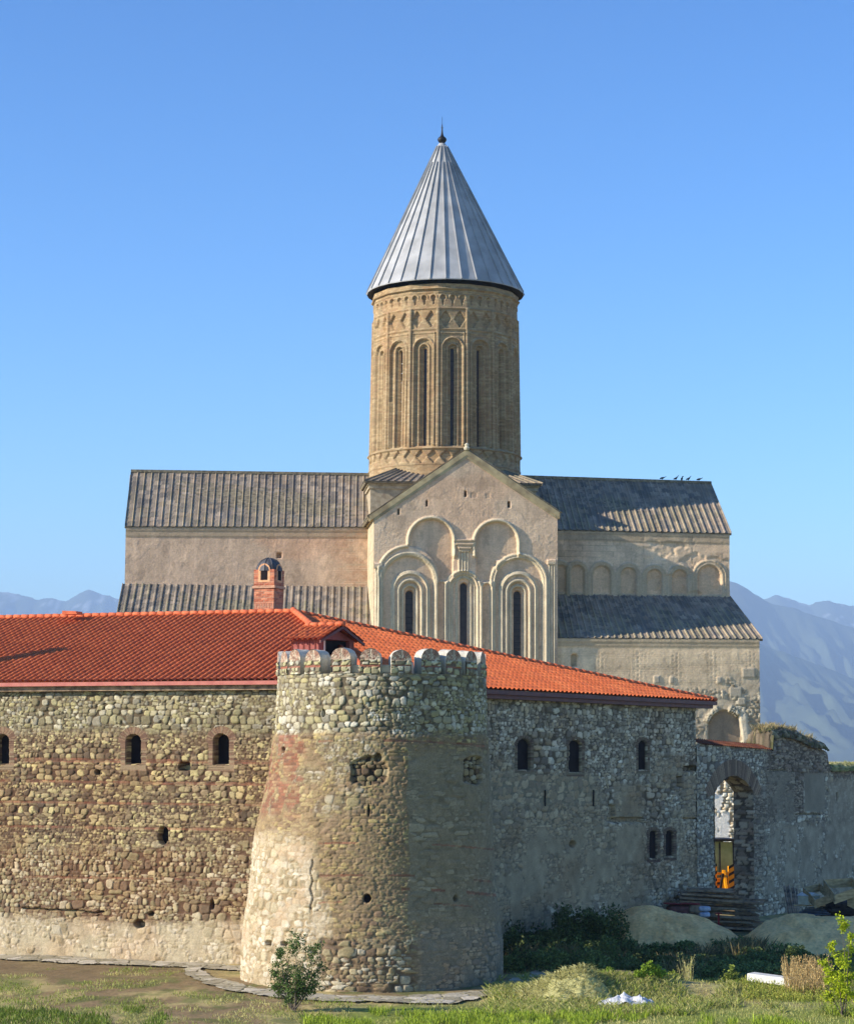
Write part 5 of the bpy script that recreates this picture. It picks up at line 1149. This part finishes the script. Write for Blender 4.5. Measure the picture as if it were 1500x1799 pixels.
ke = (em[:-1, :-1] > .01); o = relief('plastic_sheet', P_, N_, Xr*0, P_*0+.5, M_plastic, keep=ke, smooth=False); centre(o); tag(o, 'crumpled white plastic sheet lying in the grass', 'plastic sheet')

# ------------------------------------------------------------------ backhoe seen through the gate
bh = thing('backhoe', 'yellow backhoe with dark cab and striped rear frame, parked behind the gate arch', 'backhoe', gp(1266, 1588, 112))
B0 = at_depth(1266, 1588, 112.0); B0[2] = 0; bxv = np.array([.97, .24, 0]); byv = np.array([-.24, .97, 0]); FB = (B0, bxv, byv)
def bq(x, y, z): return B0+bxv*x+byv*y+z3*z
MB().bx(-.55, .55, .9, 3.8, .75, 1.45, FB).bx(-.45, .45, 3.0, 4.2, 1.0, 1.75, FB).build('body', M_yellow, bh, bevel=.04)
cabp = MB()
for x in (-.85, .85):
    for y in (.2, 1.7): cabp.bar(bq(x, y, 1.25), bq(x*.93, y+.05, 3.25), .11)
cabp.bar(bq(.05, .17, 1.3), bq(.05, .2, 3.2), .07); cabp.bx(-.88, .88, .15, 1.8, 1.15, 1.45, FB)
cab = cabp.build('cab', M_black, bh)
MB().bx(-.98, .98, .0, 1.95, 3.25, 3.38, FB).build('cab_roof', M_dkmetal, cab, bevel=.03)
for x0, x1 in ((-.8, .02), (.10, .8)): MB().bx(x0, x1, .22, .25, 1.5, 3.22, FB).build('rear_window', M_glass, cab)
MB().bx(-.86, -.84, .3, 1.6, 1.5, 3.22, FB).bx(-.8, .8, 1.74, 1.76, 1.5, 3.22, FB).build('side_window', M_glass, cab)
for x, y, r in ((-.95, .9, .68), (.95, .9, .68), (-.85, 3.5, .45), (.85, 3.5, .45)):
    wh = MB().lathe((0, 0, 0), [(.01, -.16), (r*.55, -.18), (r, -.14), (r, .14), (r*.55, .18), (.01, .16)], 24)
    wh.v = [tuple(bq(x+v[2], y+v[0], r+.02+v[1])) for v in wh.v]; wo = wh.build('wheel', M_black, bh)
    h = MB().lathe((0, 0, 0), [(.01, -.19), (r*.5, -.19), (r*.5, .19), (.01, .19)], 18); h.v = [tuple(bq(x+v[2], y+v[0], r+.02+v[1])) for v in h.v]; h.build('rim', M_yellow, wo)
# striped rear frame
for x in (-.62, .30):
    fp = MB().bx(x, x+.30, -.32, -.20, .25, 2.05, FB).build('stabiliser_leg', M_yellow, bh)
    for k in range(5):
        zz = .45+k*.36; MB().prism([bq(x, -.335, zz), bq(x+.30, -.335, zz+.16), bq(x+.30, -.335, zz+.30), bq(x, -.335, zz+.14)], -byv*.01).build('stripe', M_black, fp)
MB().bx(-.7, .68, -.2, .1, .55, .8, FB).bx(-.6, .6, -.15, .1, 1.25, 1.45, FB).build('rear_frame', M_yellow, bh)
bo = MB(); bo.bar(bq(-.02, -.25, .55), bq(-.06, -.6, 1.85), .16, .16).bar(bq(-.06, -.6, 1.85), bq(-.12, -1.1, .9), .12, .13).bx(-.6, .3, -.3, -.2, 1.62, 1.74, FB).bx(-.6, .3, -.3, -.2, 1.0, 1.1, FB)
bo.build('boom', M_yellow, bh); MB().bar(bq(-.2, -.45, .9), bq(-.2, -.85, 1.7), .10).build('hydraulic_ram', M_dkmetal, bh)
MB().prism([bq(-.5, -1.4, .5), bq(-.5, -1.1, .85), bq(-.5, -.9, .8), bq(-.5, -1.0, .4), bq(-.5, -1.25, .25)], bxv*.55).build('bucket', M_dkmetal, bh)
MB().bx(.33, .52, -.34, -.31, .2, .42, FB).build('number_plate', M_white, bh)

# ------------------------------------------------------------------ paving round the walls
def strip(name, a_px, b_px, lift, label, seed):
    ks = np.linspace(0, 1, 700); n = len(a_px)
    def line(pts):
        g = np.array([ground_at(*p)[:2] for p in pts]); L_ = np.concatenate([[0], np.cumsum(np.hypot(*np.diff(g, axis=0).T))]); L_ /= L_[-1]
        return np.stack([np.interp(ks, np.linspace(0, 1, n), g[:, 0]), np.interp(ks, np.linspace(0, 1, n), g[:, 1])], -1)
    A, B = line(a_px), line(b_px); T = np.linspace(0, 1, 44)[:, None, None]; G = A[None]*(1-T)+B[None]*T
    X, Y = G[..., 0], G[..., 1]
    f1, f2, ix, iy = worley(X/.7+.2*fbm(X*2, Y*2, seed), Y/.6, seed, .9, .9); e = np.clip((f2-f1-.04)/.08, 0, 1)
    C_ = mixc(np.ones(X.shape+(3,))*lin(132, 124, 94), palette(hsh(ix, iy, seed), [lin(190, 180, 156), lin(176, 166, 140), lin(200, 190, 168), lin(160, 150, 124)]), e)
    Tt = np.broadcast_to(np.linspace(0, 1, 44)[:, None], X.shape); edge = np.minimum(Tt, 1-Tt)*2
    ke = (edge+1.1*(fbm(X*2.3, Y*1.6, seed+3, 4)-.5) > .12)[:-1, :-1]
    P_ = np.stack([X, Y, gz(X, Y)+lift+.02*e+.01*(hsh(ix, iy, 4))], -1); N_ = P_*0; N_[..., 2] = 1
    o = relief(name, P_, N_, X*0, C_*.9, M_soil, keep=ke); tag(o, label, 'path', kind='structure')
strip('path', [(-120, 1668), (0, 1674), (150, 1684), (260, 1690), (350, 1694), (420, 1699)], [(-120, 1682), (0, 1686), (150, 1696), (260, 1700), (350, 1704), (432, 1712)], .03, 'strip of stone paving along the foot of the left wall', 851)
strip('path', [(372, 1696), (352, 1706), (372, 1716), (400, 1727), (450, 1738), (530, 1746), (620, 1751), (720, 1752), (800, 1748), (870, 1738), (900, 1725), (930, 1712), (950, 1700)], [(322, 1702), (322, 1716), (350, 1730), (395, 1742), (450, 1751), (530, 1758), (620, 1763), (720, 1764), (800, 1761), (880, 1751), (925, 1738), (955, 1722), (985, 1706)], .035, 'curved stone paving round the foot of the tower', 853)

# ------------------------------------------------------------------ vegetation
def leaf_mesh(name, C0, size, col, elong=1.8, up=0.0, seed=0):
    """one small bent quad per point: C0 (n,3) points, size (n,), col (n,3)"""
    r = np.random.default_rng(seed); n = len(C0)
    a = r.normal(size=(n, 3)); a[:, 2] += up; a /= np.linalg.norm(a, axis=1)[:, None]
    b = r.normal(size=(n, 3)); b -= a*(a*b).sum(1)[:, None]; b /= np.linalg.norm(b, axis=1)[:, None]
    s = size[:, None]; V = np.stack([C0-a*s*elong/2, C0+b*s/2, C0+a*s*elong/2, C0-b*s/2], 1).reshape(-1, 3)
    F_ = np.arange(4*n).reshape(n, 4); return V, F_, np.repeat(col, 4, 0)
def blades(X, Y, hgt, wid, lean, cols, seed, z=None):
    r = np.random.default_rng(seed); n = len(X); Z = gz(X, Y) if z is None else z
    th = r.uniform(0, 2*math.pi, n); d = np.stack([np.cos(th), np.sin(th), 0*th], -1); l = np.stack([np.cos(th+1.7), np.sin(th+1.7), 0*th], -1)*(lean*r.uniform(.2, 1.2, n)*hgt)[:, None]
    B = np.stack([X, Y, Z-.02], -1); up = np.array([0, 0, 1.]); h = hgt[:, None]
    V = np.stack([B-d*wid[:, None]/2, B+d*wid[:, None]/2, B+l*.8+up*h*.75+d*wid[:, None]*.3, B+l*1.3+up*h], 1).reshape(-1, 3)
    return V, np.arange(4*n).reshape(n, 4), np.repeat(cols, 4, 0)
def veg(name, parts, mat, parent=None):
    V = np.concatenate([p[0] for p in parts]); o = 0; Fs = []
    for p in parts: Fs.append(p[1]+o); o += len(p[0])
    return link(name, mesh_np(name, V, np.concatenate(Fs), np.concatenate([p[2] for p in parts])), mat, parent)
r = np.random.default_rng(11)
def rand_px(n, x0, x1, y0, y1, seed):
    q = np.random.default_rng(seed); out = []
    D0 = CAMH*3921/(y1-1330); D1 = CAMH*3921/(y0-1330)
    Dd = q.uniform(D0, D1, n); pxr = q.uniform(x0, x1, n); return (pxr-750)/3921*Dd, Dd
def vcol(n, a, b, seed, k=1.0):
    t = np.random.default_rng(seed).random((n, 1)); return (a*(1-t)+b*t)*np.random.default_rng(seed+1).uniform(.7, 1.25, (n, 1))*k
G1, G2, G3, STR = lin(96, 120, 44, .8), lin(140, 160, 60, .85), lin(178, 196, 60, .9), lin(206, 196, 128, .9)
parts = []
X, Y = rand_px(70000, -150, 1650, 1700, 1840, 21); m = fbm(X*.5, Y*.22, 11, 4); tw_d = np.hypot(X+1.9, Y-75.5); wl = (X-W1[0])*iL[0]+(Y-W1[1])*iL[1]; pxx = X/Y*3921+750; pyy = 1330+CAMH*3921/Y
ok = (tw_d > 6.6) & ~((wl > -1.3) & (X < -4)) & ((fbm(X*1.1, Y*.7, 22, 3) > .45) | (pxx > 850)) & ~((pxx < 400) & (pyy < 1722) & (m > .5))
X, Y = X[ok], Y[ok]; n = len(X); t = np.clip(fbm(X*.8, Y*.5, 23, 3)*1.8-.45, 0, 1)[:, None]
parts.append(blades(X, Y, r.uniform(.05, .14, n), r.uniform(.015, .035, n), .8, (STR*(1-t)+G2*t)*r.uniform(.7, 1.3, (n, 1)), 24))
X, Y = rand_px(46000, 540, 1650, 1762, 1850, 25); pxx = X/Y*3921+750; nz = fbm(X*.6, Y*.35, 27, 4)-.5; k = (fbm(X*.9, Y*.4, 26, 3) > .42) & (pxx+500*nz > 600) & (1330+CAMH*3921/Y+90*nz > 1768); X, Y = X[k], Y[k]; n = len(X)
parts.append(blades(X, Y, r.uniform(.12, .30, n), r.uniform(.02, .04, n), .5, vcol(n, G2, G3, 28), 29))
X, Y = rand_px(20000, -140, 420, 1755, 1850, 31); pxx = X/Y*3921+750; pyy = 1330+CAMH*3921/Y; nz = fbm(X*.6, Y*.35, 34, 4)-.5; k = (pxx+500*nz < 300) & (pyy+110*nz > 1774); X, Y = X[k], Y[k]; n = len(X); parts.append(blades(X, Y, r.uniform(.08, .22, n), r.uniform(.02, .04, n), .5, vcol(n, G1, G2, 32), 33))
X, Y = rand_px(30000, 860, 1600, 1712, 1775, 35); k = fbm(X*.8, Y*.5, 36, 3) > .46; X, Y = X[k], Y[k]; n = len(X)
parts.append(blades(X, Y, r.uniform(.10, .28, n), r.uniform(.02, .04, n), 1.0, vcol(n, STR, G2, 37), 38))
o = veg('grass', parts, M_leaf); tag(o, 'short green and straw coloured grass in front of the walls', 'grass', kind='stuff')
# shaded weeds along the right wall
parts = []
def clump(cx, cy, rad, h, n, ca_, cb_, seed, size=(.04, .09), z=0, parts=parts):
    q = np.random.default_rng(seed); a = q.uniform(0, 2*math.pi, n); rr = rad*np.sqrt(q.random(n)); t = q.random(n)**.8; fl = 1-.45*t
    x = cx+rr*np.cos(a)*fl; y = cy+rr*np.sin(a)*fl; lump_ = .6+.8*vn(x*2.2, y*2.2, seed); zz = gz(x, y)+z+h*t*lump_
    C0 = np.stack([x, y, zz], -1); parts.append(leaf_mesh('', C0, q.uniform(*size, n), vcol(n, ca_, cb_, seed+5), 1.9, .4, seed+7))
WD, WL = lin(72, 94, 50, .95), lin(134, 146, 84, .95)
q = random.Random(3)
for i in range(120):
    pxr = q.uniform(888, 1560); pyr = q.uniform(1655, 1712); D = CAMH*3921/(pyr-1330)
    clump((pxr-750)/3921*D, D, q.uniform(.5, 1.1), q.uniform(.25, .9)*(.55 if pxr > 1150 else 1), 520, WD*q.uniform(.7, 1.2), WL*q.uniform(.8, 1.5), 900+i)
for i in range(16):
    pxr = q.uniform(985, 1085); D = q.uniform(84.5, 87.5); clump((pxr-750)/3921*D, D, q.uniform(.5, .9), q.uniform(.9, 1.55), 650, WD*.7, WL*.7, 1100+i)
for i in range(26):
    pxr = q.uniform(885, 1000); D = q.uniform(81, 88); clump((pxr-750)/3921*D, D, q.uniform(.5, .9), q.uniform(.5, 1.0), 500, WD*.6, WL*.65, 1150+i)
for i in range(16):
    pxr = q.uniform(930, 1370); D = q.uniform(78, 86); n = 170; X = (pxr-750)/3921*D+r.normal(size=n)*.4; Y = D+r.normal(size=n)*.4; parts.append(blades(X, Y, r.uniform(.2, .85, n)*q.uniform(.5, 1.1), r.uniform(.015, .03, n), .45, vcol(n, lin(140, 126, 88), lin(96, 96, 60), 1200+i), 1300+i))
o = veg('weeds', parts, M_leaf); tag(o, 'dense dark weeds in the shade below the right wall', 'weeds', kind='stuff')
# wall top grass and creepers
def walltuft(name, label, pxs, n, h, ca_, cb_, seed, dep=(.1, .9)):
    q = np.random.default_rng(seed); pxr = q.uniform(*pxs, n); us = np.array([uz(x, 1330)[0] for x in np.linspace(*pxs, 30)]); u = np.interp(pxr, np.linspace(*pxs, 30), us); w_ = q.uniform(*dep, n)
    u = u+.3*(fbm(u*2, w_*2, seed)-.5); X = P1[0]+u*dR[0]+w_*iR[0]; Y = P1[1]+u*dR[1]+w_*iR[1]; Z = interp(u, topline)+.12
    o = veg(name, [blades(X, Y, q.uniform(*h, n)*(.4+1.0*fbm(u*1.5, u*0, seed+3, 2)), q.uniform(.012, .03, n), .5, vcol(n, ca_, cb_, seed+1), seed+2, z=Z)], M_leaf); tag(o, label, 'dry grass', kind='stuff')
walltuft('dry_grass', 'dry straw grass growing on top of the ruined wall end', (1352, 1446), 2600, (.12, .5), lin(206, 186, 136), lin(120, 112, 74), 1401)
walltuft('dry_grass', 'sunlit yellow green grass on the low far wall', (1460, 1640), 2600, (.08, .3), lin(196, 190, 120), lin(130, 134, 76), 1411)
# shrub in front of the tower
def stemtree(name, label, cat, base, stems, nleaf, lsize, ca_, cb_, seed, group=None, nb=9, br=.5, mat=M_leaf, elong=1.8, stemr=.02):
    q = np.random.default_rng(seed); t = thing(name, label, cat, base, group); mb = MB(); pts = []
    for tip in stems:
        tip = np.array(tip, float); b = np.array(base, float)+q.normal(size=3)*[.05, .05, 0]; path = []
        L_ = np.linalg.norm(tip-b); cvx = q.normal(size=3)*.10*L_; cvx[2] = 0
        for k in np.linspace(0, 1, 8): path.append(b*(1-k)+tip*k+cvx*math.sin(k*math.pi)*.6)
        mb.tube(path, [stemr*(1-.8*k) for k in np.linspace(0, 1, 8)], 6)
        for j in range(nb):
            k = q.uniform(.22, 1); i = min(int(k*7), 6); f_ = k*7-i; p0 = path[i]*(1-f_)+path[i+1]*f_
            d = q.normal(size=3); d[2] = abs(d[2])*.8+.2; d /= np.linalg.norm(d); Lb = br*L_*(1.05-k*.75)*q.uniform(.5, 1.1)*.6
            p1 = p0+d*Lb; mb.tube([p0, (p0+p1)/2+q.normal(size=3)*.02, p1], [stemr*.4, stemr*.3, stemr*.12], 4)
            m = int(nleaf/(len(stems)*nb)); s_ = q.random(m)**.8
            pts.append(p0+d*Lb*s_[:, None]*1.08+q.normal(size=(m, 3))*(.045+.03*Lb))
    mb.build('stem', M_bark, t); C0 = np.concatenate(pts); n = len(C0)
    veg('foliage', [leaf_mesh('', C0, q.uniform(*lsize, n), vcol(n, ca_, cb_, seed+5), elong, .2, seed+6)], mat, t); return t
b = ground_at(515, 1776); b[2] = gnd(b[0], b[1]); D = b[1]
tips = [gp(x, y, D+dy) for x, y, dy in ((478, 1700, .2), (492, 1672, -.2), (512, 1664, 0), (522, 1648, .2), (540, 1668, .1), (556, 1660, -.2), (566, 1690, .1), (500, 1700, .4), (535, 1700, -.4), (480, 1730, .2), (560, 1725, -.2), (520, 1700, 0))]
stemtree('shrub', 'small dark green thin branched shrub on the grass in front of the tower', 'shrub', b, tips, 6500, (.022, .05), lin(70, 96, 48, .85), lin(120, 146, 74, .85), 1501, nb=11, br=.75)
b = ground_at(1478, 1786); b[2] = gnd(b[0], b[1]); D = b[1]
tips = [gp(x, y, D+dy) for x, y, dy in ((1477, 1618, 0), (1456, 1650, .2), (1492, 1640, -.2), (1448, 1690, 0), (1505, 1655, .3), (1515, 1690, 0))]
t1 = stemtree('sapling', 'thin sapling with bright yellow green leaves at the right edge of the grass', 'tree', b, tips, 4600, (.034, .062), lin(150, 170, 30, .85), lin(205, 215, 50, .95), 1511, nb=9, br=.42, elong=1.3)
for i, (bx_, by_, tx_, ty_, n_l, ca_, cb_, lab) in enumerate((
    (1140, 1752, 1142, 1690, 900, lin(130, 160, 50), lin(175, 200, 70), 'bright green leafy weed behind the crumpled white sheet'),
    (1075, 1748, 1068, 1705, 700, lin(110, 140, 44), lin(160, 185, 66), 'low green weed on the rubble heap left of the bright leafy weed'),
    (1188, 1745, 1180, 1706, 600, lin(120, 140, 50), lin(170, 185, 80), 'low green weed right of the bright leafy weed'),
    (1290, 1735, 1284, 1700, 420, lin(130, 150, 60), lin(180, 190, 90), 'small green weed left of the white slab'))):
    b = ground_at(bx_, by_); b[2] = gnd(b[0], b[1])+.15*(i < 2); D = b[1]; sp = 24 if i == 0 else 20
    stemtree('weed', lab, 'weed', b, [gp(tx_+k*sp*.5, ty_+abs(k)*11, D+.1*k) for k in (-2, -1, 0, 1, 2)], n_l*2, (.03, .06), ca_*.85, cb_*.85, 1520+i, nb=7, br=.45, stemr=.01)
def stalks(label, x0, x1, y0, y1, n, h, seed, ca_, cb_):
    q = np.random.default_rng(seed); X, Y = rand_px(n, x0, x1, y0, y1, seed); hh = q.uniform(*h, n)
    A = blades(X, Y, hh, q.uniform(.012, .022, n), .18, vcol(n, ca_, cb_, seed+1), seed+2)
    tip = A[0].reshape(n, 4, 3)[:, 3]; k = 5; C0 = (np.repeat(tip, k, 0)-np.array([0, 0, 1.])*q.uniform(0, .25, (n*k, 1))+q.normal(size=(n*k, 3))*.018)
    o = veg('dry_stalks', [A, leaf_mesh('', C0, q.uniform(.02, .04, n*k), vcol(n*k, ca_, cb_, seed+3), 1.8, 1.0, seed+4)], M_leaf); centre(o); tag(o, label, 'dry stalks')
stalks('clump of tall tan dry stalks beside the white slab', 1374, 1446, 1722, 1745, 420, (.6, 1.15), 1601, lin(214, 190, 130), lin(170, 140, 92))
stalks('few pale dry stalks standing left of the white slab', 1196, 1214, 1722, 1732, 26, (.7, 1.2), 1611, lin(210, 198, 140), lin(180, 180, 100))
stalks('grassy yellow tuft between the white slab and the sapling', 1300, 1470, 1738, 1752, 800, (.2, .45), 1621, lin(196, 190, 90), lin(130, 150, 60))
# tufts of hay on the heap
parts = []
q = np.random.default_rng(41)
for (x0, x1, y0, y1, n) in ((900, 1060, 1725, 1762, 6000),):
    dg = bpy.context.evaluated_depsgraph_get(); X, Y = rand_px(n, x0, x1, y0, y1, 43)
    Z = []
    hm = h1.matrix_world.translation; inv = mathutils.Matrix.Translation(-h1.location)
    for a, b in zip(X, Y):
        okk, loc_, nn_, _ = h1.ray_cast(inv @ mathutils.Vector((a, b, 20)), mathutils.Vector((0, 0, -1)))
        Z.append(loc_[2]+h1.location.z if okk else gnd(a, b))
    parts.append(blades(X, Y, q.uniform(.06, .16, n), q.uniform(.015, .03, n), 1.6, vcol(n, lin(206, 200, 140), lin(140, 138, 76), 45), 47, z=np.array(Z)))
o = veg('hay', parts, M_leaf, h1); tag(o, kind='stuff')

# ------------------------------------------------------------------ air
hz = bpy.data.materials.new('haze_air'); hz.use_nodes = True; t = hz.node_tree; t.nodes.remove(t.nodes['Principled BSDF'])
pv = t.nodes.new('ShaderNodeVolumePrincipled'); pv.inputs['Color'].default_value = (.50, .71, 1, 1); pv.inputs['Density'].default_value = 1.15e-4; pv.inputs['Anisotropy'].default_value = 0.0
t.links.new(pv.outputs[0], t.nodes['Material Output'].inputs['Volume'])
o = MB().bx(-16500, 16500, -3100, 16600, -6, 1080).build('haze', hz); tag(o, 'thin blue haze over the plain and mountains', 'haze', kind='stuff')
